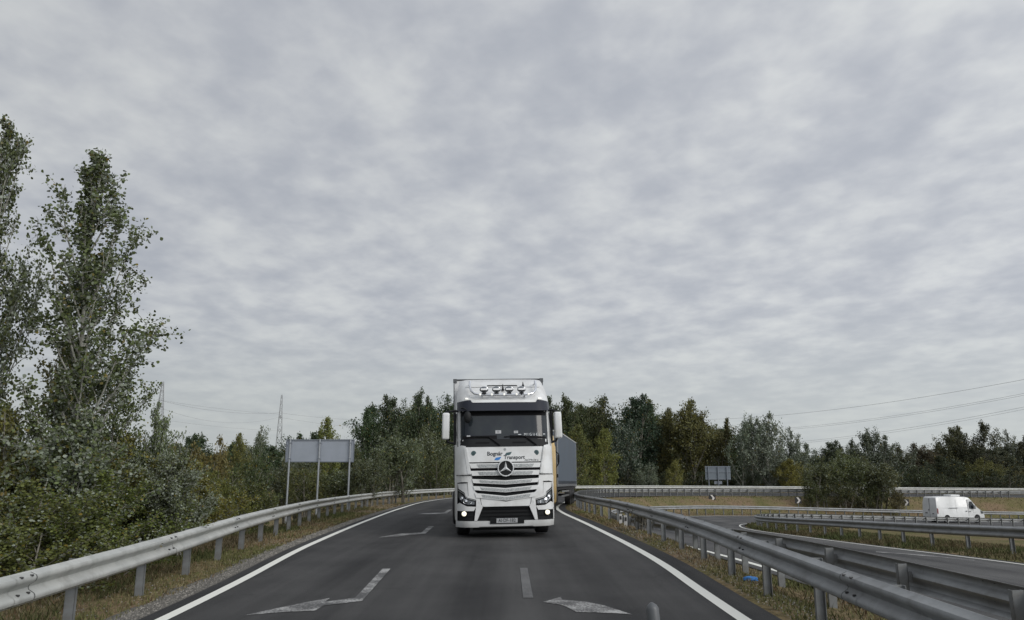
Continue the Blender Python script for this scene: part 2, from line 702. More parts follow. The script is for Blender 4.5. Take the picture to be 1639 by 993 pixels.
def offset(A, d):
    """shift a polyline sideways: + to its left"""
    t_ = np.gradient(A[:, :2], axis=0)
    t_ /= np.linalg.norm(t_, axis=1)[:, None] + 1e-9
    o = A.copy()
    o[:, 0] += -t_[:, 1] * d
    o[:, 1] += t_[:, 0] * d
    return o


strip("road", offset(PL, .28), offset(PR, -.45), M_ASPH, 0.006, 17)
strip("ramp_road", offset(QL, .3), offset(QR, -.3), M_ASPH2, 0.006)
strip("edge_line", offset(PL, .075), offset(PL, -.075), M_PAINT, .012, 2)
strip("edge_line", offset(PR, .085), offset(PR, -.085), M_PAINT, .012, 2)
strip("edge_line", offset(QL, .075), offset(QL, -.075), M_PAINT, .012, 2)
strip("edge_line", offset(QR, .05), offset(QR, -.05), M_PAINT, .012, 2)
_a = offset(PL[:260], .27)
_b = offset(PL[:260], .66)
_b[:, 0] += rng.normal(0, .05, len(_b))
strip("gravel_shoulder", _b, _a, M_GRAV, .008, 4)


def marking(name, pix, m, dz=.012):
    P = [on_ground(px, py) for px, py in pix]
    bm = bmesh.new()
    vs_ = [bm.verts.new((p.x, p.y, 0)) for p in P]
    bm.faces.new(vs_)
    bmesh.ops.triangulate(bm, faces=bm.faces[:])
    bmesh.ops.subdivide_edges(bm, edges=bm.edges[:], cuts=2, use_grid_fill=True)
    for v in bm.verts:
        v.co.z = gz(v.co.x, v.co.y) + dz
    o = from_bm(name, bm, m)
    return structure(o)


z7 = lambda L_: [(200 + u / 2.341, 780 + v / 2.341) for u, v in L_]
z4 = lambda L_: [(350 + u / 3.5475, 590 + v / 3.5475) for u, v in L_]
z8 = lambda L_: [(840 + u / 2.0513, 760 + v / 2.0513) for u, v in L_]
marking("arrow_marking", z7([(965, 308), (995, 308), (888, 430), (745, 447), (712, 466), (600, 471), (445, 484), (560, 459), (680, 434), (768, 419), (748, 433), (862, 418)]), M_WORN)
marking("arrow_marking", z4([(1190, 900), (1222, 898), (1172, 942), (1065, 950), (1020, 957), (908, 962), (1000, 945), (1040, 940), (1150, 935)]), M_WORN)
marking("arrow_marking", z4([(1305, 803), (1328, 801), (1295, 824), (1200, 829), (1125, 829), (1180, 823), (1280, 819)]), M_WORN)
marking("arrow_marking", z8([(60, 421), (118, 404), (122, 413), (205, 421), (260, 432), (352, 462), (300, 458), (170, 454), (135, 436), (118, 430)]), M_WORN)
marking("lane_marking", z7([(1480, 305), (1508, 305), (1530, 418), (1492, 418)]), M_FAINT)
marking("ramp_marking", [(1402, 883.4), (1450, 886.8), (1502, 891.2), (1560, 897.6), (1560, 898.6), (1502, 892.6), (1450, 888.4), (1402, 884.6)], M_WORN)

# ------------------------------------------------------------------ guardrails


def steel(name, c0, c1, dirt):
    """zinc with mottled bloom, long grime streaks and small rust specks"""
    m = mat(name, c0, .55, .3, noise=(2.2, c1, .35, .7), bump=(40, .12))
    t = m.node_tree
    p = t.nodes['Principled BSDF']
    src = p.inputs['Base Color'].links[0].from_socket
    tcn = [n for n in t.nodes if n.type == 'TEX_COORD'][0]

    def layer(src, scale, vec, lo, hi, col, amt):
        mp = t.nodes.new('ShaderNodeMapping')
        mp.inputs['Scale'].default_value = vec
        t.links.new(tcn.outputs['Object'], mp.inputs[0])
        n = t.nodes.new('ShaderNodeTexNoise')
        n.inputs['Scale'].default_value = scale
        n.inputs['Detail'].default_value = 6
        n.inputs['Roughness'].default_value = .7
        t.links.new(mp.outputs[0], n.inputs['Vector'])
        r = t.nodes.new('ShaderNodeMapRange')
        r.inputs[1].default_value = lo
        r.inputs[2].default_value = hi
        r.inputs[4].default_value = amt
        t.links.new(n.outputs['Fac'], r.inputs[0])
        mx = t.nodes.new('ShaderNodeMix')
        mx.data_type = 'RGBA'
        t.links.new(r.outputs[0], mx.inputs[0])
        t.links.new(src, mx.inputs[6])
        mx.inputs[7].default_value = (*col, 1)
        return mx.outputs[2]
    src = layer(src, 4.0, (1, 1, .35), .50, .72, dirt, .5)
    src = layer(src, 18.0, (1, 1, 1), .62, .76, (c0[0] * 1.25, c0[1] * 1.25, c0[2] * 1.25), .6)
    src = layer(src, 26.0, (1, 1, 1), .68, .80, (.12, .075, .045), .7)
    t.links.new(src, p.inputs['Base Color'])
    return m


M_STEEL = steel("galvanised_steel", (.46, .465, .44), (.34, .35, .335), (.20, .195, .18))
M_STEELD = steel("shaded_steel", (.27, .28, .285), (.19, .195, .195), (.11, .108, .10))  # darker copy of the zinc: shade on the right-hand rails put into the colour
M_POST = mat("guardrail_post_steel", (.19, .20, .205), .55, .4, noise=(6.0, (.12, .115, .105), .4, .75))
M_BOLT = mat("bolt_dark", (.06, .06, .06), .6, .5)
M_REFL = mat("reflector_white", (.40, .40, .39), .5)
WPROF = [(.0, .440), (.012, .452), (.070, .478), (.080, .500), (.078, .520), (.066, .540), (.014, .572), (.004, .595), (.014, .618),
         (.066, .650), (.078, .670), (.080, .690), (.070, .712), (.012, .738), (.0, .750)]
WPROF0 = WPROF


def frames(path):
    t_ = np.gradient(path[:, :2], axis=0)
    t_ /= np.linalg.norm(t_, axis=1)[:, None]
    n_ = np.stack([-t_[:, 1], t_[:, 0]], 1)
    return t_, n_


def sweep(path, prof, facing, closed=False):
    t_, n_ = frames(path)
    n_ = n_ * facing
    vs_, fs_ = [], []
    k = len(prof)
    for i, p in enumerate(path):
        for a, z in prof:
            vs_.append((p[0] + n_[i, 0] * a, p[1] + n_[i, 1] * a, p[2] + z))
    m = k if closed else k - 1
    for i in range(len(path) - 1):
        for j in range(m):
            a, b = i * k + j, i * k + (j + 1) % k
            fs_.append((a, b, b + k, a + k))
    return vs_, fs_


def post_mesh():
    bm = bmesh.new()
    w, d, t = .055, .11, .006
    # a C section: web across the rail, two flanges; x along the rail, y away from the traffic
    for (x0, x1, y0, y1) in ((-w / 2, -w / 2 + t, 0, d), (-w / 2, w / 2, 0, t), (-w / 2, w / 2, d - t, d)):
        box(bm, x0, x1, y0, y1, -.25, .805)
    box(bm, -.03, .03, -.045, -.001, .61, .72)
    me = bpy.data.meshes.new("post")
    bmesh.ops.recalc_face_normals(bm, faces=bm.faces[:])
    bm.to_mesh(me)
    bm.free()
    me.materials.append(M_POST)
    return me


POST = post_mesh()


def guardrail(label, line, facing, spacing, beam_mat, joints=(3, 12), own_z=False, lift=0.0, group="steel guardrails along the roads"):
    WPROF = [(a, z + lift) for a, z in WPROF0]
    path = smooth_line(line[::6], .5)
    if not own_z:
        path[:, 2] = ground(path[:, 0], path[:, 1])
    z = path[:, 2].copy()
    for _ in range(6):
        z[1:-1] = (z[:-2] + z[1:-1] * 2 + z[2:]) / 4
    path[:, 2] = z
    sa = np.concatenate([[0], np.cumsum(np.linalg.norm(np.diff(path[:, :2], axis=0), axis=1))])
    t_, n_ = frames(path)
    o0 = path[np.argmin(np.abs(path[:, 1] - 6))]
    root = thing("guardrail", label, "guardrail", (float(o0[0]), float(o0[1]), float(o0[2])), 0, group)
    org = np.array(root.location)
    back = [(a - .006, z_) for a, z_ in WPROF][::-1]
    v, f = sweep(path, WPROF + back, facing, True)
    # edge caps are closed by the loop itself
    from_py("beam", np.array(v) - org, f, beam_mat, root, smooth=40)

    def at(u):
        p = np.array([np.interp(u, sa, path[:, k]) for k in range(3)])
        i = min(int(np.searchsorted(sa, u)), len(path) - 1)
        return p, n_[i] * facing, t_[i]
    first = None
    u = 1.0
    cnt = 0
    k = 0
    rr = random.Random(len(label))
    while u < sa[-1] - .5 and cnt < 100:
        p, n, t = at(u)
        if p[1] > 2.5 and p[0] < 62:
            o = bpy.data.objects.new("post", POST)
            link(o, root)
            o.location = (p[0] - org[0] - n[0] * .045 * 0, p[1] - org[1] - n[1] * 0, p[2] - org[2] + lift - .07)
            # local +y points away from the traffic
            o.rotation_euler = (rr.uniform(-.012, .012), rr.uniform(-.012, .012), math.atan2(-n[1], -n[0]) - math.pi / 2)
            o.location.x -= n[0] * .048
            o.location.y -= n[1] * .048
            cnt += 1
            if k % 2 == 0 and joints[0] <= cnt <= joints[1] * 2:
                q = np.linspace(u + .5, u + .84, 4)
                pp = np.stack([np.interp(q, sa, path[:, c]) for c in range(3)], 1)
                v, f = sweep(pp, [(a + .004, z_) for a, z_ in WPROF[1:-1]] + [(a - .001, z_) for a, z_ in WPROF[1:-1]][::-1], facing, True)
                sp = from_py("splice", np.array(v) - org, f, beam_mat, root, smooth=40)
                q = np.linspace(u + .835, u + .85, 2)
                pp = np.stack([np.interp(q, sa, path[:, c]) for c in range(3)], 1)
                v, f = sweep(pp, [(a + .0055, z_) for a, z_ in WPROF[1:-1]] + [(a, z_) for a, z_ in WPROF[1:-1]][::-1], facing, True)
                from_py("lap_seam", np.array(v) - org, f, M_BOLT, sp)
                for du in (.58, .76):
                    pb, nb, tb = at(u + du)
                    for a, z_ in ((.045, .555 + lift), (.060, .716 + lift)):
                        c = pb - org + np.array([nb[0] * a, nb[1] * a, z_])
                        e_ = c + np.array([nb[0], nb[1], 0]) * .03
                        bm = bmesh.new()
                        cyl(bm, c, e_, .011, 6)
                        from_bm("bolt", bm, M_BOLT, sp)
            k += 1
        u += spacing(p)
    return root


def var_offset(A, ys, ds):
    d = np.interp(A[:, 1], ys, ds)
    far = np.maximum.accumulate(A[:, 1])
    t_ = np.gradient(A[:, :2], axis=0)
    t_ /= np.linalg.norm(t_, axis=1)[:, None] + 1e-9
    o = A.copy()
    o[:, 0] += -t_[:, 1] * d
    o[:, 1] += t_[:, 0] * d
    return o


gr_left = guardrail("pale guardrail on the left verge, curving on behind the lorry", var_offset(PL, [7, 9.5, 16, 27, 33, 47, 62, 76], [.70, .82, 1.12, 1.75, 1.9, 2.0, 1.4, .9]), -1,
                    lambda p: 2.0, M_STEEL)
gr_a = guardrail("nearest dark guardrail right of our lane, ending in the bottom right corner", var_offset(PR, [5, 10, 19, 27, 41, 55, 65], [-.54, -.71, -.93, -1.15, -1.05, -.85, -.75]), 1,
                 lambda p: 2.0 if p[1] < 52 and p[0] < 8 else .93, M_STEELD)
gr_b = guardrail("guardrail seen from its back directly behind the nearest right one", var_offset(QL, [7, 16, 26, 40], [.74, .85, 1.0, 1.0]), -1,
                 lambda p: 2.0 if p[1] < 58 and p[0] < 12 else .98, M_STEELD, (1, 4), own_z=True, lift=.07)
_e = QR.copy()
_n = offset(QR, -1.0)
_w = np.clip((46 - QR[:, 1]) / 34, 0, 1)[:, None]
_e = offset(QR, -1.0) * (1 - _w) + offset(QR, -2.1) * _w
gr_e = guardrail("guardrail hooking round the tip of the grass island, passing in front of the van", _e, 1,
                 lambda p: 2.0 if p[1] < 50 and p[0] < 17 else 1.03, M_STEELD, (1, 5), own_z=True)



# ------------------------------------------------------------------ the white lorry
M_WHITE = mat("white_lorry_paint", (.56, .57, .57), .36, 0, noise=(2.6, (.45, .45, .435), .42, .72), coat=.25)
M_WHITE2 = mat("white_panel_paint", (.60, .61, .61), .34, 0, noise=(2.6, (.49, .49, .475), .42, .72), coat=.25)
M_BLACK = mat("black_plastic", (.008, .009, .010), .6, spec=.25)
M_SEAM = mat("panel_gap_black", (.009, .009, .010), .85, spec=.15)
M_MESH = mat("silver_grille_mesh", (.20, .21, .21), .45, .5, noise=(55, (.42, .43, .43), .42, .6))
M_GLASS = mat("dark_windscreen_glass", (.014, .018, .024), .10, 0, spec=.32, noise=(2.2, (.024, .030, .032), .4, .7))
M_VISOR = mat("smoked_visor", (.014, .016, .024), .25, spec=.25)
M_CHROME = mat("chrome_tube", (.62, .63, .65), .16, 1.0)
M_LENS = mat("headlamp_glass", (.10, .11, .12), .08, .3, spec=.8)
M_LAMPON = mat("lit_fog_lamp", (.9, .88, .75), .3, emit=((1, .93, .70), .85))
M_LEDON = mat("marker_light_lit", (.8, .8, .76), .3, emit=((1, .97, .88), .35))
M_TYRE = mat("tyre_rubber", (.018, .018, .019), .85, bump=(25, .3))
M_STEELRIM = mat("rim_steel", (.32, .33, .33), .4, .7)
M_INK = mat("logo_ink", (.020, .025, .030), .5)
M_BLUE = mat("logo_blue", (.02, .16, .45), .4)
M_DKTEAL = mat("logo_dark_teal", (.03, .07, .075), .4)
M_PLATE = mat("plate_white", (.36, .37, .38), .5)
M_SIGNW = mat("glowing_name_board", (.6, .63, .64), .5, emit=((.8, .88, .92), .08))
M_TRAILW = mat("trailer_white", (.60, .61, .62), .5, noise=(.8, (.50, .51, .51), .4, .7))
M_RIM = mat("trailer_top_rim", (.07, .075, .08), .5)
M_CHASSIS = mat("chassis_black", (.015, .015, .016), .75)

SB = [(.20, .08), (.30, .03), (.45, 0), (.80, 0), (1.1, .02), (1.52, .05), (2.2, .10), (2.3, .12), (3.15, .30), (3.4, .36), (3.5, .44), (3.65, .60), (3.8, .80), (4.05, 1.25)]
WB = [(.2, 1.21), (.35, 1.25), (1.5, 1.25), (1.9, 1.245), (2.24, 1.24), (2.4, 1.225), (3.2, 1.215), (3.5, 1.20), (3.75, 1.17), (4.05, 1.11)]


def tab(T, z):
    return float(np.interp(z, [a for a, _ in T], [b for _, b in T]))


def yf(x, z):
    w = tab(WB, z)
    q = min(abs(x) / w, 1.0)
    return tab(SB, z) + .07 * q * q + .34 * q ** 11


def shell(name, z0, z1, inset, m, parent, nz_=16, depth=2.15):
    vs_, fs_ = [], []
    tt = np.linspace(-1, 1, 41)
    xs = np.sign(tt) * (1 - (1 - np.abs(tt)) ** 1.9)
    zs = np.linspace(z0, z1, nz_)
    k = len(xs) + 2
    for z in zs:
        w = tab(WB, z) - inset * .5
        row = [(w * x, yf(w * x, z) + inset, z) for x in xs]
        row = [(-w, depth, z)] + row + [(w, depth, z)]
        vs_ += row
    for j in range(len(zs) - 1):
        for i in range(k):
            a, b = j * k + i, j * k + (i + 1) % k
            fs_.append((a, b, b + k, a + k))
    fs_.append(tuple(range(k))[::-1])
    fs_.append(tuple((len(zs) - 1) * k + i for i in range(k)))
    return from_py(name, vs_, fs_, m, parent, smooth=50)


def patch_bm(bm, poly, off, th, f=None, stp=.10):
    f = f or yf
    b2 = bmesh.new()
    vs_ = [b2.verts.new((x, 0, z)) for x, z in poly]
    b2.faces.new(vs_)
    xs = [p[0] for p in poly]
    zs = [p[1] for p in poly]
    for x in np.arange(math.floor(min(xs) / stp) * stp, max(xs), stp):
        bmesh.ops.bisect_plane(b2, geom=b2.verts[:] + b2.edges[:] + b2.faces[:], plane_co=(float(x) + .0007, 0, 0), plane_no=(1, 0, 0))
    for z in np.arange(math.floor(min(zs) / stp) * stp, max(zs), stp):
        bmesh.ops.bisect_plane(b2, geom=b2.verts[:] + b2.edges[:] + b2.faces[:], plane_co=(0, 0, float(z) + .0007), plane_no=(0, 0, 1))
    bmesh.ops.triangulate(b2, faces=[f_ for f_ in b2.faces if len(f_.verts) > 4])
    for v in b2.verts:
        v.co.y = f(v.co.x, v.co.z) - off
    r = bmesh.ops.extrude_face_region(b2, geom=b2.faces[:])
    for v in [g for g in r['geom'] if isinstance(g, bmesh.types.BMVert)]:
        v.co.y -= th
    bmesh.ops.recalc_face_normals(b2, faces=b2.faces[:])
    me = bpy.data.meshes.new("tmp")
    b2.to_mesh(me)
    b2.free()
    bm.from_mesh(me)
    bpy.data.meshes.remove(me)


def patch(name, polys, off, th, m, parent, mirror=False, f=None, smooth=35):
    bm = bmesh.new()
    for poly in polys:
        patch_bm(bm, poly, off, th, f)
        if mirror:
            patch_bm(bm, [(-x, z) for x, z in poly][::-1], off, th, f)
    me = bpy.data.meshes.new(name)
    bm.to_mesh(me)
    bm.free()
    me.materials.append(m)
    me.shade_smooth()
    me.set_sharp_from_angle(angle=R(smooth))
    return link(bpy.data.objects.new(name, me), parent)


def ftext(name, body, size, cx, cz, off, m, parent, shear=0.0, sx=1.0, bold=0.0, f=None):
    f = f or yf
    v, fc = text_mesh(body, size, 'CENTER', shear, sx, bold)
    vs_ = [(cx + a, f(cx + a, cz + b) - off, cz + b) for a, b in v]
    return from_py(name, vs_, fc, m, parent)


def mirror_both(fn):
    for s in (-1, 1):
        fn(s)


def wheel(parent, x, y, r, w, out, rimr=.30):
    """one road wheel; out=-1/+1 = which side the rim faces"""
    bm = bmesh.new()
    lathe(bm, [(0, r * .60), (.01, r * .9), (.04, r * .985), (.07, r), (w - .07, r), (w - .04, r * .985), (w - .01, r * .9), (w, r * .60)], (x - out * w / 2, y, r), (out, 0, 0), 32)
    t = from_bm("tyre", bm, M_TYRE, parent, 40)
    bm = bmesh.new()
    lathe(bm, [(w * .5, 0.001), (w * .5, rimr * .3), (w * .62, rimr * .35), (w * .62, rimr * .55), (w * .45, rimr * .8), (w * .93, rimr), (w * .93, rimr * 1.08)], (x - out * w / 2, y, r), (out, 0, 0), 24)
    from_bm("rim", bm, M_STEELRIM, t, 40)
    return t


YT = 19.75
TX = at_depth(811, 800, YT).x
YAW = R(4.8)
tz = gz(TX, YT)
tr = thing("lorry", "white articulated lorry driving towards us, four roof spotlights and lit fog lamps", "lorry", (TX, YT, tz), YAW)
tr.scale = (1.03, 1.03, 1.03)
tr.rotation_euler = (0, R(-.9), YAW)   # the cab leans a little on its springs in the bend

# -- cab body (upper shell) and the black core behind the front panels
cab = shell("cab_body", 1.50, 4.03, 0.0, M_WHITE, tr, 22)
core = shell("front_core", .30, 1.52, .085, M_BLACK, tr, 8)
# white side skins of the lower cab
mirror_both(lambda s: patch("side_fender", [[(s * 1.235, .30), (s * 1.235, 1.52), (s * 1.10, 1.52), (s * 1.10, 1.36), (s * 1.19, 1.34), (s * 1.20, .98), (s * 1.20, .30)]] if s > 0 else
                            [[(s * 1.20, .30), (s * 1.20, .98), (s * 1.19, 1.34), (s * 1.10, 1.36), (s * 1.10, 1.52), (s * 1.235, 1.52), (s * 1.235, .30)]], -.08, .085, M_WHITE2, tr))
# side walls behind the front corners down to the sill
for s in (-1, 1):
    bm = bmesh.new()
    box(bm, min(s * 1.18, s * 1.248), max(s * 1.18, s * 1.248), .40, 2.1, .42, 1.50, .02)
    from_bm("side_skirt", bm, M_WHITE2, tr, 40)

# -- bumper: lower lip, bands round the openings
bump = patch("bumper", [[(-1.235, .27), (1.235, .27), (1.235, .42), (-1.235, .42)]], -.08, .085, M_WHITE2, tr)
for poly in ([(.80, .665), (1.235, .665), (1.235, .80), (1.14, .86), (.97, .775), (.74, .765)],
             [(.715, .43), (.785, .43), (.74, .78), (.60, .80), (.575, .765)],
             [(1.215, .43), (1.235, .43), (1.235, .665), (1.215, .665)]):
    for s in (-1, 1):
        patch("bumper_band", [[(s * a, b) for a, b in poly][::s]], -.08, .085, M_WHITE2, bump)
patch("bumper_split_line", [[(-.68, .262), (.68, .262), (.68, .272), (-.68, .272)]], .004, .006, M_SEAM, bump)
patch("bumper_chrome_lip", [[(-.66, .275), (.66, .275), (.66, .292), (-.66, .292)]], .006, .006, M_STEELRIM, bump)
# V-shaped centre panel between the grille and the lower opening
patch("centre_panel", [[(-.60, .80), (-.56, .765), (.56, .765), (.60, .80), (.66, 1.04), (.60, 1.035), (.30, .935), (0, .875), (-.30, .935), (-.60, 1.035), (-.66, 1.04)]], -.08, .085, M_WHITE2, tr)
for poly in ([(-.64, .53), (.64, .53), (.635, .545), (-.635, .545)], [(-.62, .62), (.62, .62), (.615, .635), (-.615, .635)], [(-.6, .70), (.6, .70), (.595, .715), (-.595, .715)]):
    patch("lower_grille_bar", [poly], -.06, .02, M_SEAM, core)
# towing caps
for s in (-1, 1):
    bm = bmesh.new()
    cyl(bm, (s * .66, yf(.66, .86) - .004, .86), (s * .66, yf(.66, .86) - .012, .86), .038, 18)
    from_bm("towing_cap", bm, M_WHITE, bump, 40)

# -- fog lamp units
for s in (-1, 1):
    fb = patch("fog_lamp_recess", [[(s * a, b) for a, b in ([(.80, .43), (1.215, .43), (1.215, .665), (.80, .665)])][::s]], -.07, .02, M_BLACK, tr)
    patch("fog_lamp_trim", [[(s * a, b) for a, b in ([(.83, .52), (1.18, .54), (1.18, .555), (.83, .535)])][::s]], -.045, .01, M_SEAM, fb)
    bm = bmesh.new()
    c = Vector((s * 1.035, yf(1.035, .6) - .0, .60))
    lathe(bm, [(0, .055), (.01, .058), (.02, .045), (.026, .0005)], c, (0, -1, 0), 20)
    fl = from_bm("fog_lamp", bm, M_LAMPON, fb, 60)
    bm = bmesh.new()
    lathe(bm, [(-.04, .075), (.004, .075), (.004, .060)], c, (0, -1, 0), 20)
    from_bm("fog_lamp_bezel", bm, M_BLACK, fl, 40)

# -- headlamps
HL = [(.735, .80), (.96, .80), (1.12, .875), (1.185, 1.0), (1.185, 1.155), (1.04, 1.06), (.985, .965), (.735, .905)]
for s in (-1, 1):
    hb = patch("headlamp", [[(s * a, b) for a, b in HL][::s]], -.055, .045, M_BLACK, tr)
    patch("headlamp_lens", [[(s * a, b) for a, b in [(.78, .82), (.955, .82), (1.10, .89), (1.165, 1.0), (1.165, 1.12), (1.05, 1.03), (1.0, .945), (.78, .885)]][::s]], -.008, .006, M_LENS, hb)
    for (cx, cz, r_) in ((1.0, .89, .062), (1.09, .965, .045), (.86, .853, .025)):
        bm = bmesh.new()
        c = Vector((s * cx, yf(cx, cz) - .002, cz))
        lathe(bm, [(0, r_), (.012, r_), (.014, r_ * .82), (.004, r_ * .7), (.012, r_ * .35), (.02, .0005)], c, (s * .35, -1, 0), 20)
        from_bm("headlamp_projector", bm, M_CHROME, hb, 50)
    # running-light strip along the top of the lamp
    patch("daytime_strip", [[(s * a, b) for a, b in [(.75, .905), (.98, .965), (1.035, 1.065), (1.18, 1.16), (1.18, 1.175), (1.02, 1.08), (.965, .98), (.75, .92)]][::s]], -.004, .006, M_STEELRIM, hb)
    # recessed white panel over the lamp, framed by dark seams
    pn = patch("lamp_upper_panel", [[(s * a, b) for a, b in [(1.02, 1.10), (1.17, 1.20), (1.185, 1.32), (.955, 1.335), (.93, 1.02), (.985, 1.0)]][::s]], -.055, .05, M_WHITE, tr)
    patch("panel_gap", [[(s * a, b) for a, b in [(.93, 1.335), (1.205, 1.325), (1.205, 1.345), (.93, 1.355)]][::s]], .0, .008, M_SEAM, pn)
    # white rail that runs down from the cab corner between grille and lamp
    patch("lamp_inner_frame", [[(s * a, b) for a, b in [(.735, .93), (.97, .99), (.925, 1.03), (.945, 1.36), (1.10, 1.36), (1.10, 1.52), (.83, 1.52), (.80, 1.28), (.74, 1.12), (.66, 1.055), (.655, 1.03), (.60, .80), (.74, .775)]][::s]],
          -.08, .088, M_WHITE2, tr)
    patch("panel_gap", [[(s * a, b) for a, b in [(.845, 1.52), (.815, 1.28), (.755, 1.12), (.665, 1.062), (.61, .81), (.60, .81), (.655, 1.07), (.745, 1.13), (.803, 1.285), (.833, 1.52)]][::s]], .009, .003, M_SEAM, pn)
    patch("panel_gap", [[(s * a, b) for a, b in [(.84, 1.514), (1.225, 1.514), (1.225, 1.526), (.84, 1.526)]][::s]], .009, .004, M_SEAM, pn)
    # wind deflector panel at the cab corner
    patch("corner_deflector", [[(s * a, b) for a, b in [(.855, 1.545), (1.215, 1.535), (1.225, 2.05), (1.20, 2.22), (1.10, 2.26), (.99, 2.24), (.955, 2.12), (.925, 1.95)]][::s]], .0, .055, M_WHITE2, tr)
    patch("deflector_recess", [[(s * a, b) for a, b in [(.875, 1.56), (.945, 1.56), (1.0, 1.95), (1.035, 2.19), (1.0, 2.19), (.965, 2.10), (.94, 1.93)]][::s]], .054, .012, M_WHITE, pn)

# -- radiator grille: white frame with slanting slats
gx_ = lambda z: .80 if z > 1.7 else .80 - (1.7 - z) * .12
slats = [(1.795, 1.70, 1.70, 0.0), (1.62, 1.545, 1.545, .0), (1.475, 1.40, 1.335, .055), (1.335, 1.265, 1.18, .085), (1.185, 1.10, .99, .115)]
gr = patch("grille", [[(-.90, 1.50), (.90, 1.50), (.90, 1.835), (-.90, 1.835)]], .0, .004, M_SEAM, tr)
mids = [(1.812, 1.695, .0, .90), (1.63, 1.512, .0, .87), (1.435, 1.335, .045, .84), (1.265, 1.165, .065, .81), (1.095, .985, .085, .77)]
for zt, zb, dv, hw in mids:
    up = zt > 1.5
    sl = patch("grille_slat", [[(-hw, zt), (-hw * .96, zb), (0, zb - dv), (hw * .96, zb), (hw, zt), (0, zt - dv)]], .004 if up else -.085, .035 if up else .115, M_WHITE2, gr)
    m_ = .012
    hb_ = hw * .80
    zt_s = zt - (zt - zb) * .22
    patch("slat_mesh", [[(-hb_, zt_s - dv * .2), (-hb_ * .93, zb + m_ - dv * .2), (0, zb - dv + m_), (hb_ * .93, zb + m_ - dv * .2), (hb_, zt_s - dv * .2), (0, zt_s - dv)]], .030 if up else .020, .014, M_MESH, sl)

# the round three-pointed emblem
em_c = Vector((0, yf(0, 1.68) - .045, 1.685))
bm = bmesh.new()
lathe(bm, [(0, .205), (.05, .205), (.062, .198), (.062, .182), (.05, .176), (.03, .174)], em_c, (0, -1, 0), 48)
M_SILV = mat("bright_silver", (.62, .63, .64), .35, .25)
em = from_bm("emblem_ring", bm, M_SILV, gr, 50)
bm = bmesh.new()
lathe(bm, [(.0, .178), (.034, .178), (.034, .0005)], em_c, (0, -1, 0), 40)
from_bm("emblem_disc", bm, M_BLACK, em, 50)
bm = bmesh.new()
for k in range(3):
    a = math.pi / 2 + k * 2 * math.pi / 3
    tip = Vector((math.cos(a) * .178, 0, math.sin(a) * .178))
    lft = Vector((math.cos(a + math.pi / 3) * .038, 0, math.sin(a + math.pi / 3) * .038))
    rgt = Vector((math.cos(a - math.pi / 3) * .038, 0, math.sin(a - math.pi / 3) * .038))
    b0 = em_c + Vector((0, -.034, 0))
    mid = em_c + Vector((0, -.066, 0))
    v0, v1, v2, v3 = (bm.verts.new(b0 + tip), bm.verts.new(b0 + lft), bm.verts.new(b0 + rgt), bm.verts.new(mid))
    bm.faces.new((v0, v1, v3))
    bm.faces.new((v0, v3, v2))
from_bm("emblem_star", bm, M_SILV, em)

# -- bonnet panel with the haulier's name
hood = patch("bonnet_panel", [[(-.93, 1.84), (.93, 1.84), (.955, 2.10), (.985, 2.20), (-.985, 2.20), (-.955, 2.10)]], .0, .02, M_WHITE2, tr)
ftext("company_name", "Bogn\u00e1r", .135, -.265, 2.04, .0225, M_INK, hood, bold=.004, sx=1.0)
ftext("company_name", "Transport", .130, .225, 1.945, .0225, M_INK, hood, bold=.004, sx=1.0)
patch("logo_leaf", [[(-.02, 2.005), (.03, 2.065), (.17, 2.085), (.13, 2.02), (.09, 2.0)]], .021, .002, M_DKTEAL, hood)
patch("logo_leaf", [[(-.285, 1.885), (-.235, 1.945), (-.10, 1.965), (-.14, 1.90), (-.19, 1.88)]], .021, .002, M_BLUE, hood)
ftext("model_lettering", "ACTROS L", .062, .66, 1.875, .0225, M_INK, hood, shear=.3, sx=1.25, bold=.0015)
for cx, ch in ((-.79, "L"), (.79, "E")):
    bm = bmesh.new()
    y_ = yf(cx, 2.06)
    lathe(bm, [(0, .062), (.003, .062), (.003, .047)], (cx, y_ - .022, 2.06), (0, -1, 0), 24)
    rb = from_bm("round_badge", bm, M_DKTEAL, hood, 40)
    bm = bmesh.new()
    lathe(bm, [(0, .046), (.002, .046), (.002, .0005)], (cx, y_ - .022, 2.06), (0, -1, 0), 24)
    from_bm("badge_field", bm, mat("badge_pale_teal", (.36, .44, .43), .5), rb)
    ftext("badge_letter", ch, .075, cx, 2.06, .0275, M_INK, rb, bold=.003)
bm = bmesh.new()
lathe(bm, [(0, .033), (.006, .033), (.006, .022)], (-.01, yf(0, 2.15) - .02, 2.145), (0, -1, 0), 20)
from_bm("bonnet_crest", bm, M_STEELRIM, hood, 40)

# -- windscreen, visor, sticker and name board
wsf = patch("windscreen_surround", [[(-1.19, 2.215), (1.19, 2.215), (1.20, 2.6), (1.19, 3.17), (-1.19, 3.17), (-1.20, 2.6)]], .0, .007, M_BLACK, tr)
ws = patch("windscreen", [[(-1.11, 2.40), (1.11, 2.40), (1.11, 2.7), (1.09, 3.10), (-1.09, 3.10), (-1.11, 2.7)]], .007, .006, M_GLASS, tr)
patch("dashboard_edge", [[(-1.06, 2.41), (-.2, 2.41), (-.2, 2.50), (-1.06, 2.49)], [(.12, 2.41), (1.06, 2.41), (1.06, 2.46), (.12, 2.5)]], .013, .002, M_SEAM, ws)
patch("curtain_header", [[(-1.08, 3.0), (1.08, 3.0), (1.085, 3.1), (-1.085, 3.1)]], .013, .002, M_SEAM, ws)
patch("windscreen_sticker", [[(-.235, 2.545), (-.09, 2.545), (-.09, 2.625), (-.235, 2.625)]], .013, .004, M_PLATE, ws)
patch("windscreen_sticker", [[(.235, 2.55), (.34, 2.55), (.34, 2.61), (.235, 2.61)]], .013, .004, M_PLATE, ws)
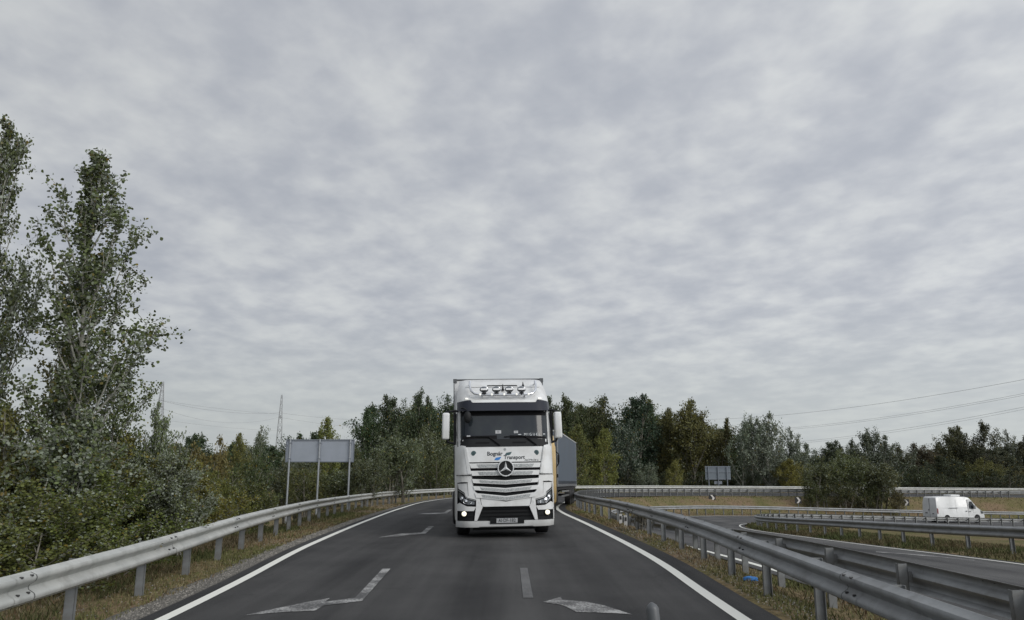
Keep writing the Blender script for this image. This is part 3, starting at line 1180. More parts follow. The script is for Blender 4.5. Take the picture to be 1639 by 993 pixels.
patch("windscreen_sticker", [[(-.96, 2.465), (-.87, 2.465), (-.87, 2.51), (-.96, 2.51)]], .015, .004, M_PLATE, ws)
ftext("sticker_print", "50", .062, -.165, 2.585, .018, M_INK, ws)
ftext("sticker_print", "8 8", .05, .288, 2.58, .018, M_INK, ws)
ftext("name_board", "M I G U E L", .092, .70, 2.515, .016, M_SIGNW, ws, sx=.95, bold=-.001)
for poly in ([(.34, 2.51), (.42, 2.51), (.42, 2.522), (.34, 2.522)], [(.985, 2.515), (1.04, 2.515), (1.04, 2.53), (.985, 2.53)]):
    patch("name_board_dash", [poly], .015, .003, M_SIGNW, ws)
# wipers and cowl grilles on the black panel under the glass
for wx0, wx1 in ((-.98, -.13), (-.02, .80)):
    bm = bmesh.new()
    yy = lambda x, z: yf(x, z) - .035
    tube(bm, [(wx0, yy(wx0, 2.46), 2.46), ((wx0 + wx1) / 2, yy((wx0 + wx1) / 2, 2.47), 2.475), (wx1 - .28, yy(wx1 - .28, 2.465), 2.465)], .013, 6)
    tube(bm, [(wx1 - .28, yy(wx1 - .28, 2.465), 2.465), (wx1, yy(wx1, 2.25), 2.25)], .017, 6)
    from_bm("wiper", bm, M_SEAM, wsf, 40)
    patch("cowl_vent", [[(wx1 - .62, 2.30), (wx1 - .28, 2.30), (wx1 - .25, 2.335), (wx1 - .60, 2.335)]], .008, .004, M_SEAM, wsf)


def yvis(x, z):
    return yf(x, z) - .10 - (3.42 - z) * .25


vis = patch("sun_visor", [[(-1.20, 3.135), (-1.0, 3.12), (1.0, 3.12), (1.20, 3.135), (1.20, 3.37), (.86, 3.41), (.82, 3.34), (-.82, 3.34), (-.86, 3.41), (-1.20, 3.37)]], .0, .012, M_VISOR, tr, f=yvis)
patch("visor_mount", [[(-.80, 3.335), (.80, 3.335), (.84, 3.40), (-.84, 3.40)]], -.005, .03, M_WHITE2, vis, f=yvis)
# round front mirror hanging at the left of the screen
bm = bmesh.new()
tube(bm, [(-1.12, yf(1.1, 3.2) - .02, 3.22), (-1.05, .12, 3.20), (-.96, .06, 3.13)], .018, 8)
fm = from_bm("front_mirror_arm", bm, M_BLACK, tr, 40)
bm = bmesh.new()
bmesh.ops.create_uvsphere(bm, u_segments=18, v_segments=12, radius=1, matrix=Matrix.Translation((-.94, .10, 2.96)) @ Matrix.Diagonal((.10, .06, .15, 1)))
from_bm("front_mirror", bm, M_BLACK, fm, 60)

# -- roof: seams, spotlights on their tube, horns
patch("roof_seam", [[(-.98, 3.775), (.98, 3.775), (.98, 3.785), (-.98, 3.785)]], .001, .003, M_SEAM, cab)
patch("roof_slot", [[(-.40, 3.815), (.40, 3.815), (.40, 3.845), (-.40, 3.845)]], .001, .006, M_SEAM, cab)
for s in (-1, 1):
    patch("roof_marker_lamp", [[(s * a, b) for a, b in [(.91, 3.43), (1.0, 3.44), (.98, 3.485), (.91, 3.475)]][::s]], .0, .02, M_LEDON, cab)
by = .33
pts = [(-.86, .70, 3.93), (-.87, .60, 3.80), (-.84, .46, 3.66), (-.76, .36, 3.575), (-.62, by, 3.545), (0, by - .03, 3.54), (.62, by, 3.545), (.76, .36, 3.575), (.84, .46, 3.66), (.87, .60, 3.80), (.86, .70, 3.93)]
bm = bmesh.new()
tube(bm, pts, .028, 12)
for s in (-1, 1):
    tube(bm, [(s * .86, .70, 3.90), (s * .86, .98, 3.86)], .02, 8)
    tube(bm, [(s * .55, by, 3.54), (s * .55, .50, 3.50)], .02, 8)
lb = from_bm("lamp_bar", bm, M_CHROME, tr, 60)
for x in (-.60, -.30, .02, .34, .65):
    bm = bmesh.new()
    lathe(bm, [(0, .028), (.012, .026), (.02, .0005)], (x - .01, by - .03 - .025, 3.545), (0, -1, 0), 14)
    from_bm("bar_marker_light", bm, M_LEDON, lb, 60)
for x in (-.51, -.19, .14, .46):
    c = Vector((x, by - .03, 3.675))
    bm = bmesh.new()
    # oval lamp body: a lathe squashed in height
    M_ = Matrix.Translation(c) @ Matrix.Diagonal((1, 1, .72, 1)) @ Matrix.Translation(-c)
    b2 = bmesh.new()
    lathe(b2, [(-.10, .05), (-.08, .085), (-.02, .112), (.0, .115), (.01, .108)], c, (0, -1, 0), 28)
    bmesh.ops.transform(b2, matrix=M_, verts=b2.verts[:])
    sp = from_bm("spotlight", b2, M_CHROME, lb, 60)
    b2 = bmesh.new()
    lathe(b2, [(.008, .106), (.02, .09), (.028, .05), (.03, .0005)], c, (0, -1, 0), 28)
    bmesh.ops.transform(b2, matrix=M_, verts=b2.verts[:])
    from_bm("spotlight_lens", b2, mat("spotlight_glass", (.10, .11, .12), .12, .5), sp, 60)
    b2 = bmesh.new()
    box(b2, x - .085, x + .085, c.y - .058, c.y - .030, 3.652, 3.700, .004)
    from_bm("spotlight_shield_bar", b2, mat("spotlight_shield_white", (.75, .76, .77), .3), sp)  # solid white shield bar across the lamp glass
    bm.free()
    bm = bmesh.new()
    box(bm, x - .055, x + .055, c.y - .03, c.y + .05, 3.565, 3.60, .006)
    box(bm, x - .012, x + .012, c.y - .01, c.y + .02, 3.54, 3.60)
    from_bm("spotlight_bracket", bm, M_BLACK, sp)
for x, z, h in ((0.0, 3.68, .17), (.55, 3.80, .12)):
    bm = bmesh.new()
    tube(bm, [(x - .0, yf(x, z) - .03, z), (x, yf(x, z) - .03, z + h * .35), (x, yf(x, z) - .01, z + h)], [.045, .022, .006], 10)
    from_bm("roof_aerial", bm, M_BLACK, cab, 40)

# -- mirrors
for s, xo in ((-1, -1.48), (1, 1.41)):
    bm = bmesh.new()
    box(bm, xo - .095, xo + .095, .42, .68, 2.42, 3.10, .05, 4)
    for v in bm.verts:
        if v.co.z < 2.55:
            v.co.x += s * .015
    mr = from_bm("wing_mirror", bm, M_WHITE2, tr, 50)
    bm = bmesh.new()
    box(bm, xo - .075, xo + .075, .665, .70, 2.46, 3.06, .01)
    from_bm("mirror_glass", bm, M_CHROME, mr)
    bm = bmesh.new()
    tube(bm, [(s * 1.12, .62, 3.13), (s * 1.25, .54, 3.155), (xo, .55, 3.12), (xo + s * .03, .55, 3.02)], .028, 8)
    tube(bm, [(s * 1.14, .62, 2.34), (s * 1.22, .54, 2.31), (xo - s * .05, .55, 2.36), (xo, .55, 2.47)], .032, 8)
    tube(bm, [(s * 1.245, .56, 2.33), (s * 1.26, .56, 3.12)], .035, 8)
    from_bm("mirror_arm", bm, M_BLACK, mr, 50)
    # pillar between screen and door
    bm = bmesh.new()
    box(bm, min(s * 1.20, s * 1.235), max(s * 1.20, s * 1.235), .65, 1.75, 2.42, 3.08, .01)
    from_bm("side_window", bm, M_GLASS, tr)

# -- number plate
pp_ = patch("plate_holder", [[(-.40, .352), (.44, .352), (.44, .505), (-.40, .505)]], .005, .02, M_BLACK, tr)
pl_ = patch("number_plate", [[(-.245, .372), (.275, .372), (.275, .482), (-.245, .482)]], .026, .006, M_PLATE, pp_)
ftext("plate_text", "AI\u00b7DF-182", .115, .015, .427, .0335, M_INK, pl_, sx=.88, bold=.001)

# -- wheels and underside
for s in (-1, 1):
    w_ = wheel(tr, s * 1.03, 1.42, .50, .36, s)
    bm = bmesh.new()
    box(bm, min(s * .82, s * 1.2), max(s * .82, s * 1.2), 1.95, 1.98, .25, 1.0)
    from_bm("mud_flap", bm, M_CHASSIS, tr)
bm = bmesh.new()
box(bm, -.80, .80, .55, 2.3, .17, .62)  # low front block added to keep the space beneath the cab dark
box(bm, -.45, .45, 2.2, 7.0, .55, .95)
box(bm, -.75, .75, 1.32, 1.50, .38, .52)
from_bm("chassis", bm, M_CHASSIS, tr)
for s in (-1, 1):
    for dx in (.88, 1.17):
        wheel(tr, s * (dx - .02), 5.0, .50, .27, s)

# -- trailer (on its kingpin, so it bends a little against the cab)
ty = 2.35
A_ = R(-2.2)
MT = Matrix.Translation((.0, ty, .17)) @ Matrix.Rotation(A_, 4, 'Z')


def tbox(name, m, boxes, parent, bev=.01):
    bm = bmesh.new()
    for b_ in boxes:
        box(bm, *b_, bev, 1)
    bmesh.ops.transform(bm, matrix=MT, verts=bm.verts[:])
    return from_bm(name, bm, m, parent, 40)


tb = tbox("trailer_body", M_TRAILW, [(-1.255, 1.255, .0, 10.6, 1.15, 3.965)], tr)
tbox("trailer_top_rim", M_RIM, [(-1.275, 1.275, -.02, 10.62, 3.967, 4.005), (-1.275, -1.257, -.02, .05, 1.2, 3.96), (1.257, 1.275, -.02, .05, 1.2, 3.96)], tb)
for a_ in (-1.285, 1.18):
    tbox("trailer_corner_cap", M_RIM, [(a_, a_ + .105, -.035, -.021, 3.90, 4.012)], tb, .004)
tbox("trailer_chassis", M_CHASSIS, [(-.5, .5, .6, 10.4, .85, 1.148), (-1.2, 1.2, 10.35, 10.45, .5, .65)], tb)
for s in (-1, 1):
    for yy_ in (6.6, 7.9, 9.2):
        w_ = wheel(tb, s * 1.04, yy_, .5, .36, s)
        w_.matrix_local = MT.copy()

# ------------------------------------------------------------------ yellow-cabbed lorry following it
M_YEL = mat("yellow_cab_paint", (.42, .30, .13), .4, coat=.3)
M_GREY = mat("grey_curtain_side", (.072, .092, .120), .6, noise=(.6, (.068, .082, .10), .35, .7), bump=(1.2, .25))
M_GREYL = mat("curtain_strap", (.20, .21, .22), .7)
c2x, c2y = .83, 36.3
c2 = thing("lorry", "grey curtain-sided lorry with a yellow cab, mostly hidden behind the white one in the bend", "lorry", (c2x, c2y, gz(c2x, c2y)), R(-4))
bm = bmesh.new()
prof = [(.10, .35), (.0, .45), (.0, 1.2), (.06, 2.0), (.30, 3.0), (.42, 3.15), (.9, 3.5), (2.1, 3.6), (2.1, .9), (2.0, .6), (.7, .35)]
rows = [[bm.verts.new((s * (1.25 if z < 3.1 else 1.12), y, z)) for y, z in prof] for s in (-1, 1)]
for i in range(len(prof)):
    j = (i + 1) % len(prof)
    bm.faces.new((rows[0][i], rows[0][j], rows[1][j], rows[1][i]))
bm.faces.new(rows[0])
bm.faces.new(rows[1][::-1])
bmesh.ops.bevel(bm, geom=[e_ for e_ in bm.edges if abs(e_.verts[0].co.x - e_.verts[1].co.x) < .2], offset=.06, segments=2, profile=.5, affect='EDGES')
cb2 = from_bm("cab_body", bm, M_YEL, c2, 45)
pf = lambda x, z: float(np.interp(z, [.35, .45, 1.2, 2.0, 3.0, 3.15], [.10, 0, 0, .06, .30, .42])) - .004
patch("windscreen", [[(-1.08, 2.0), (1.08, 2.0), (1.02, 2.9), (-1.02, 2.9)]], .0, .01, M_GLASS, c2, f=pf)
patch("grille", [[(-.85, 1.0), (.85, 1.0), (.9, 1.75), (-.9, 1.75)]], .0, .01, M_BLACK, c2, f=pf)
for z in (1.1, 1.25, 1.4, 1.55):
    patch("grille_slat", [[(-.85, z), (.85, z), (.85, z + .05), (-.85, z + .05)]], .01, .015, M_STEELRIM, c2, f=pf)
for s in (-1, 1):
    patch("headlamp", [[(s * a, b) for a, b in [(.75, .6), (1.15, .6), (1.15, .85), (.75, .8)]][::s]], .0, .012, M_LENS, c2, f=pf)
    bm = bmesh.new()
    box(bm, s * 1.36 - .05, s * 1.36 + .05, .3, .5, 2.25, 2.62, .03)
    mm = from_bm("wing_mirror", bm, M_BLACK, c2, 40)
    bm = bmesh.new()
    tube(bm, [(s * 1.2, .45, 2.8), (s * 1.36, .4, 2.66), (s * 1.36, .4, 2.2), (s * 1.22, .45, 2.0)], .03, 8)
    from_bm("mirror_arm", bm, M_BLACK, mm, 40)
    bm = bmesh.new()
    box(bm, min(s * 1.22, s * 1.262), max(s * 1.22, s * 1.262), .45, 1.5, 2.05, 2.85, .01)
    from_bm("side_window", bm, M_GLASS, c2)
    bm = bmesh.new()
    box(bm, min(s * 1.252, s * 1.34), max(s * 1.252, s * 1.34), .35, .6, 1.55, 1.72, .02)
    from_bm("door_step_mirror", bm, M_BLACK, c2)
    bm = bmesh.new()
    box(bm, min(s * 1.20, s * 1.266), max(s * 1.20, s * 1.266), .02, 2.08, .36, 1.25, .02)
    from_bm("lower_side_trim", bm, M_CHASSIS, c2, 40)
    wheel(c2, s * 1.05, 1.35, .5, .34, s)
    wheel(c2, s * 1.02, 5.2, .5, .5, s)
bm = bmesh.new()
box(bm, -.45, .45, .5, 6.5, .5, .95)
from_bm("chassis", bm, M_CHASSIS, c2)
# trailer of the second lorry: front-right corner (2.5, 39.0) to rear-right corner (4.2, 52.0)
f0, f1 = Vector((2.35, 39.6)), Vector((4.35, 52.2))
dr_ = (f1 - f0).normalized()
LT = (f1 - f0).length
angT = -math.atan2(dr_.x, dr_.y)
cF = f0 + Vector((-dr_.y, dr_.x)) * 1.25
zT = gz(cF.x, 46)
M2 = c2.matrix_basis.copy()
c2.matrix_basis = c2.matrix_basis
bpy.context.view_layer.update()
inv = c2.matrix_world.inverted()
slope = math.atan2(gz(4, 52) - gz(2.4, 39.6), LT)
MT2 = inv @ Matrix.Translation((cF.x, cF.y, gz(cF.x, cF.y))) @ Matrix.Rotation(angT, 4, 'Z') @ Matrix.Rotation(slope, 4, 'X')


def t2(name, m, boxes, parent, bev=.01):
    bm = bmesh.new()
    for b_ in boxes:
        box(bm, *b_, bev, 1)
    bmesh.ops.transform(bm, matrix=MT2, verts=bm.verts[:])
    return from_bm(name, bm, m, parent, 40)


b2_ = t2("trailer_body", M_GREY, [(-1.25, 1.25, 0, LT, 1.26, 3.93)], c2)
t2("roof_rim", mat("pale_rim", (.42, .43, .43), .5), [(-1.27, 1.27, -.02, LT + .02, 3.932, 4.0)], b2_)
t2("corner_post", M_GREYL, [(1.10, 1.262, LT - .08, LT + .015, 1.2, 3.93), (-1.262, -1.10, LT - .08, LT + .015, 1.2, 3.93), (1.2, 1.262, -.015, .08, 1.2, 3.93)], b2_)
t2("curtain_hem", M_GREYL, [(-1.262, 1.262, -.01, LT + .01, 1.12, 1.258)], b2_, .004)
for k in range(int((LT - .4) / .42)):
    t2("curtain_strap", M_CHASSIS, [(1.263, 1.275, .2 + k * .42, .26 + k * .42, 1.05, 1.42)], b2_, 0)
t2("trailer_chassis", M_CHASSIS, [(-.55, .55, 1, LT - .2, .8, 1.118), (-1.2, 1.2, LT - .15, LT - .03, .45, .6), (-1.2, 1.2, .4, LT - .2, .95, 1.10)], b2_)
for z_ in (.55, .80):
    t2("side_guard", M_STEELRIM, [(1.15, 1.19, 3.0, LT - 5.2, z_, z_ + .10)], b2_, 0)
for s in (-1, 1):
    for yy_ in (LT - 4.4, LT - 3.1, LT - 1.8):
        w_ = wheel(b2_, s * 1.04, yy_, .5, .36, s, .27)
        w_.matrix_local = MT2.copy()
        bm = bmesh.new()
        box(bm, min(s * .85, s * 1.22), max(s * .85, s * 1.22), yy_ - .5, yy_ + .5, 1.04, 1.07)
        bmesh.ops.transform(bm, matrix=MT2, verts=bm.verts[:])
        from_bm("mudguard", bm, M_CHASSIS, b2_)

# ------------------------------------------------------------------ the white van
M_VAN = mat("van_white", (.60, .61, .61), .35, noise=(1.5, (.52, .53, .53), .4, .7), coat=.3)
M_VANTRIM = mat("van_grey_trim", (.16, .165, .17), .6)
vy = 70.2
vx = at_depth(1527, 834, vy).x
van = thing("van", "white high-roofed panel van seen from its side on the ramp road beyond the rails", "van", (vx, vy, gz(vx, vy)), R(12))
van.scale = (.86, .88, .94)
VP = [(-2.75, .42), (-2.80, .55), (-2.80, 1.0), (-2.76, 1.9), (-2.70, 2.34), (-2.60, 2.43), (-1.0, 2.47), (.9, 2.43), (1.25, 2.36), (1.55, 2.10), (2.02, 1.42), (2.45, 1.20), (2.78, 1.02),
      (2.86, .78), (2.86, .45), (2.78, .34), (2.35, .34), (2.33, .60), (2.18, .76), (1.98, .82), (1.76, .76), (1.62, .58), (1.60, .34), (-1.25, .34), (-1.27, .58), (-1.42, .76), (-1.64, .82), (-1.86, .76), (-2.0, .58), (-2.02, .42)]


def vw(z):
    return float(np.interp(z, [.3, .9, 1.2, 2.0, 2.35, 2.5], [.98, 1.0, 1.0, .93, .86, .74]))


bm = bmesh.new()
rows = []
for s in (-1, 1):
    rows.append([bm.verts.new((x, s * vw(z), z)) for x, z in VP])
for i in range(len(VP)):
    j = (i + 1) % len(VP)
    bm.faces.new((rows[0][i], rows[0][j], rows[1][j], rows[1][i]))
bm.faces.new(rows[0])
bm.faces.new(rows[1][::-1])
bmesh.ops.bevel(bm, geom=[e_ for e_ in bm.edges if abs(e_.verts[0].co.y) > .7 and abs(e_.verts[1].co.y - e_.verts[0].co.y) < .2 and min(e_.verts[0].co.z, e_.verts[1].co.z) > .9],
                offset=.05, segments=3, profile=.5, affect='EDGES')
bmesh.ops.triangulate(bm, faces=[f for f in bm.faces if len(f.verts) > 8])
vb = from_bm("van_body", bm, M_VAN, van, 35)


def vpatch(name, poly, off, th, m, parent, s=-1):
    """flat panel on the van's side (s=-1 faces us)"""
    bm = bmesh.new()
    a = [bm.verts.new((x, s * (vw(z) + off), z)) for x, z in poly]
    b = [bm.verts.new((x, s * (vw(z) + off + th), z)) for x, z in poly]
    bm.faces.new(a)
    bm.faces.new(b[::-1])
    for i in range(len(poly)):
        j = (i + 1) % len(poly)
        bm.faces.new((a[i], a[j], b[j], b[i]))
    bmesh.ops.triangulate(bm, faces=[f for f in bm.faces if len(f.verts) > 4])
    return from_bm(name, bm, m, parent)


for s in (-1, 1):
    dw = vpatch("door", [(1.02, .50), (1.60, .50), (1.62, .95), (2.02, 1.05), (2.0, 1.40), (1.55, 2.05), (1.25, 2.22), (1.05, 2.2)], -.01, .016, M_VAN, van, s)
    vpatch("door_seam", [(.985, .45), (1.015, .45), (1.045, 2.2), (1.015, 2.2)], .003, .005, M_VANTRIM, dw, s)
    vpatch("side_window", [(1.16, 1.35), (1.93, 1.33), (1.93, 1.42), (1.52, 2.0), (1.24, 2.0), (1.14, 1.7)], .004, .008, M_GLASS, dw, s)
    vpatch("handle", [(1.08, 1.06), (1.26, 1.06), (1.26, 1.13), (1.08, 1.13)], .006, .02, M_VANTRIM, dw, s)
    vpatch("handle", [(.66, 1.08), (.86, 1.08), (.86, 1.17), (.66, 1.17)], -.005, .02, M_VANTRIM, van, s)
    vpatch("sliding_rail", [(-1.35, 1.40), (-.25, 1.40), (-.25, 1.45), (-1.35, 1.45)], -.005, .018, M_VANTRIM, van, s)
    vpatch("panel_line", [(-2.1, 1.44), (.95, 1.44), (.95, 1.455), (-2.1, 1.455)], -.004, .006, mat("van_fold", (.5, .5, .5), .5), van, s)
    vpatch("panel_line", [(-.42, .42), (-.40, .42), (-.35, 2.2), (-.37, 2.2)], -.004, .006, mat("van_fold", (.5, .5, .5), .5), van, s)
    vpatch("sill_trim", [(-1.2, .36), (1.55, .36), (1.55, .52), (-1.2, .52)], -.0, .02, M_VANTRIM, van, s)
    vpatch("tail_lamp", [(-2.79, .95), (-2.66, .9), (-2.62, 1.35), (-2.76, 1.45)], -.004, .02, mat("tail_lamp_red", (.16, .03, .025), .3), van, s)
    vpatch("headlamp", [(2.45, .88), (2.80, .88), (2.72, 1.04), (2.42, 1.16)], -.004, .02, M_LENS, van, s)
    for wx in (-1.64, 1.98):
        bm = bmesh.new()
        lathe(bm, [(0, .2), (.01, .31), (.04, .345), (.17, .345), (.20, .31), (.21, .2)], (wx, s * .97, .345), (0, -s, 0), 28)
        t_w = from_bm("tyre", bm, M_TYRE, van, 40)
        bm = bmesh.new()
        lathe(bm, [(-.005, .0005), (-.005, .06), (.02, .09), (.0, .19), (-.006, .215), (.02, .215)], (wx, s * .97, .345), (0, -s, 0), 20)
        from_bm("rim", bm, M_STEELRIM, t_w, 40)
bm = bmesh.new()
box(bm, -.55, .55, -.55, .45, 2.46, 2.62, .04)
for v in bm.verts:
    if v.co.x > .4:
        v.co.z -= .0
from_bm("roof_unit", bm, M_VAN, van, 40)
bm = bmesh.new()
box(bm, -2.92, -2.76, -.98, .98, .40, .60, .02)
from_bm("rear_bumper", bm, M_VANTRIM, van)
bm = bmesh.new()
for a, b, c, d in ((-.012, .012, .62, 2.3), (.32, .62, .88, 1.0), (-.55, -.35, .85, .95), (.08, .16, 1.15, 1.3)):
    x_ = -2.815 if d < 1.9 else -2.80
    box(bm, x_ - .01, x_ + .05, a, b, c, d)
rd = from_bm("rear_door_fittings", bm, M_VANTRIM, van)
bm = bmesh.new()
vs_ = [bm.verts.new(p) for p in [(1.60, -.84, 2.02), (1.60, .84, 2.02), (2.02, .93, 1.44), (2.02, -.93, 1.44)]]
bm.faces.new(vs_)
r_ = bmesh.ops.extrude_face_region(bm, geom=bm.faces[:])
for v in [g for g in r_['geom'] if isinstance(g, bmesh.types.BMVert)]:
    v.co += Vector((.03, 0, .02))
from_bm("windscreen", bm, M_GLASS, van)
bm = bmesh.new()
box(bm, 2.80, 2.9, -.9, .9, .38, .62, .02)
from_bm("front_bumper", bm, M_VANTRIM, van)
bm = bmesh.new()
box(bm, 1.52, 1.72, -1.22, -1.02, 1.36, 1.66, .03)
box(bm, 1.56, 1.66, -1.05, -.93, 1.42, 1.5)
from_bm("wing_mirror", bm, M_VANTRIM, van)

# ------------------------------------------------------------------ signs
M_ALU = mat("sign_back_aluminium", (.30, .33, .38), .5, .25, noise=(1.5, (.27, .30, .34), .4, .7))
M_ALUP = mat("sign_post_galvanised", (.30, .32, .34), .5, .5)
M_ALUD = mat("sign_back_rim", (.17, .19, .22), .6, .3)
sy = 38.0
p0, p1 = at_depth(458, 722, sy), at_depth(566.5, 722, sy)
zt, zb = at_depth(512, 704.5, sy).z, at_depth(512, 739.5, sy).z
cx = (p0.x + p1.x) / 2
gzs = gz(cx, sy)
sg_ = thing("road_sign", "wide blank back of a grey road sign on three tall posts behind the left guardrail", "road sign", (cx, sy, gzs))
hw_ = (p1.x - p0.x) / 2
bm = bmesh.new()
box(bm, -hw_, hw_, .0, .02, zb - gzs, zt - gzs, .004, 1)
pn_ = from_bm("sign_panel", bm, M_ALU, sg_)
bm = bmesh.new()
for a, b, c, d in ((-hw_ - .02, hw_ + .02, zt - gzs - .035, zt - gzs + .03), (-hw_ - .02, hw_ + .02, zb - gzs - .02, zb - gzs + .025)):
    box(bm, a, b, -.035, -.002, c, d)
for x in (-hw_ - .02, hw_ - .02):
    box(bm, x, x + .04, -.03, -.003, zb - gzs, zt - gzs - .04)
from_bm("sign_frame", bm, M_ALUD, pn_)
for px in (463.5, 511, 560):
    x = at_depth(px, 740, sy).x - cx
    bm = bmesh.new()
    cyl(bm, (x, -.085, -.5 + gz(cx + x, sy) - gzs), (x, -.085, zt - gzs + .04), .045, 14)
    po = from_bm("sign_post", bm, M_ALUP, sg_, 60)
    bm = bmesh.new()
    for z in (zt - gzs - .15, zb - gzs + .15):
        box(bm, x - .07, x + .07, -.135, -.03, z - .02, z + .02)
    from_bm("clamp", bm, M_ALUD, po)

sy = 97.0
p0, p1 = at_depth(1129, 757, sy), at_depth(1169, 757, sy)
zt, zb = at_depth(1149, 746.5, sy).z, at_depth(1149, 768.5, sy).z
cx = (p0.x + p1.x) / 2
gzs = gz(cx, sy)
s2 = thing("road_sign", "small far road sign with braced back, at the foot of the wood", "road sign", (cx, sy, gzs), R(-3))
hw_ = (p1.x - p0.x) / 2
bm = bmesh.new()
box(bm, -hw_, hw_, .0, .03, zb - gzs, zt - gzs)
pn_ = from_bm("sign_panel", bm, mat("old_sign_back", (.13, .155, .18), .7), s2)
bm = bmesh.new()
for f in (.07, .42, .93):
    z = zt - gzs + (zb - zt) * f
    box(bm, -hw_, hw_, -.05, -.002, z - .05, z + .05)
from_bm("brace", bm, M_ALUD, pn_)
bm = bmesh.new()
box(bm, -.5, .45, -.0, .03, zb - gzs - .52, zb - gzs - .15)
from_bm("small_panel", bm, M_ALUD, s2)
for f in (.12, .5, .85):
    bm = bmesh.new()
    x = -hw_ + 2 * hw_ * f
    cyl(bm, (x, -.12, -.4), (x, -.12, zt - gzs - .05), .06, 10)
    from_bm("sign_post", bm, M_ALUD, s2, 60)

M_CHB = mat("chevron_black", (.02, .02, .02), .6)
M_CHW = mat("chevron_white", (.58, .56, .54), .6)


def chevron(px, py, y, label, w=.62):
    c = at_depth(px, py, y)
    g = gz(c.x, y)
    o = thing("chevron_sign", label, "road sign", (c.x, y, g), R(-6), "bend chevron signs on the grass bank")
    zc_ = c.z - g
    bm = bmesh.new()
    box(bm, -w / 2, w / 2, 0, .03, zc_ - w / 2, zc_ + w / 2)
    p = from_bm("sign_panel", bm, M_CHB, o)
    bm = bmesh.new()
    a = w / 2 * .92
    poly = [(-a * .55, a), (a * .05, a), (a * .8, 0), (a * .05, -a), (-a * .55, -a), (a * .15, 0)]
    f_ = [bm.verts.new((x, -.002, zc_ + z)) for x, z in poly]
    b_ = [bm.verts.new((x, -.010, zc_ + z)) for x, z in poly]
    bm.faces.new(f_)
    bm.faces.new(b_)
    for i in range(6):
        j = (i + 1) % 6
        bm.faces.new((f_[i], f_[j], b_[j], b_[i]))
    from_bm("arrow", bm, M_CHW, p)
    bm = bmesh.new()
    cyl(bm, (0, .07, -.4), (0, .07, zc_ + w / 2 - .03), .03, 8)
    from_bm("sign_post", bm, M_ALUD, o, 60)


chevron(1140, 797.5, 76.5, "black and white chevron sign furthest left, on the open grass bank", .66)
chevron(1277.5, 801, 76.8, "black and white chevron sign between the open bank and the dark thicket", .62)
chevron(1450, 804.5, 77.2, "black and white chevron sign just left of the van's rear doors", .62)


def marker(px, pyt, pyb, label):
    p = on_ground(px, pyb)
    h = max(.30, at_depth(px, pyt, p.y).z - p.z)
    o = thing("delineator_post", label, "marker post", tuple(p), 0, "short white marker posts")
    bm = bmesh.new()
    box(bm, -.05, .05, -.02, .02, -.2, h, .006)
    s_ = from_bm("marker_body", bm, M_REFL, o)
    bm = bmesh.new()
    box(bm, -.035, .035, -.026, -.0205, h - .18, h - .06)
    from_bm("reflector", bm, M_CHB, s_)


marker(993.5, 823, 839, "white marker post left of its twin, seen under the nearest right rail")
marker(1001.5, 825, 842, "white marker post right of its twin, seen under the nearest right rail")

# ------------------------------------------------------------------ blue rag
rg = on_ground(1201, 930)
bm = bmesh.new()
bmesh.ops.create_icosphere(bm, subdivisions=3, radius=1)
rr = random.Random(5)
from mathutils import noise as mnoise
for v in bm.verts:
    n_ = mnoise.noise(v.co * 2.2 + Vector((4, 1, 7))) * .35 + mnoise.noise(v.co * 6) * .15
    v.co = v.co * (1 + n_)
    v.co = Vector((v.co.x * .115, v.co.y * .07, max(v.co.z, -.3) * .048))
o = from_bm("blue_rag", bm, mat("blue_cloth", (.03, .15, .40), .7), None, 80)
o.location = (rg.x, rg.y, rg.z + .02)
o.rotation_euler = (0, 0, R(-18))
tag(o, "crumpled bright blue rag lying in dry grass near a guardrail post", "rag")

# ------------------------------------------------------------------ rod of the camera vehicle
rp = at_depth(1046, 980, 1.55)
rd_ = thing("washer_stalk", "dark rounded stalk of our own vehicle rising at the bottom edge of the view", "stalk", (rp.x, 1.55, 1.10))
bm = bmesh.new()
top = at_depth(1041, 964, 1.55)
pts, rad = [], []
for i in range(9):
    u = i / 8
    pts.append((.012 - .018 * u ** 2 + .004, 0, (top.z - 1.10 - .012) * u))
    rad.append(.0135 - .001 * u)
pts += [(pts[-1][0] - .001, 0, pts[-1][2] + .006), (pts[-1][0] - .0015, 0, pts[-1][2] + .011)]
rad += [.0095, .003]
tube(bm, pts, rad, 14)
from_bm("stalk", bm, mat("stalk_grey", (.07, .075, .08), .45), rd_, 70)
bm = bmesh.new()
box(bm, -.9, .25, -.35, .35, -.06, .0, .02)
from_bm("bonnet_edge", bm, mat("bonnet_dark", (.03, .03, .035), .4), rd_, 40)

# ------------------------------------------------------------------ pylons and cables
M_PYL = mat("hazed_pylon_steel", (.27, .28, .29), .6, .3)  # steel grey lightened, distance haze put into the colour
M_WIRE = mat("cable_aluminium", (.26, .27, .28), .5, .3)


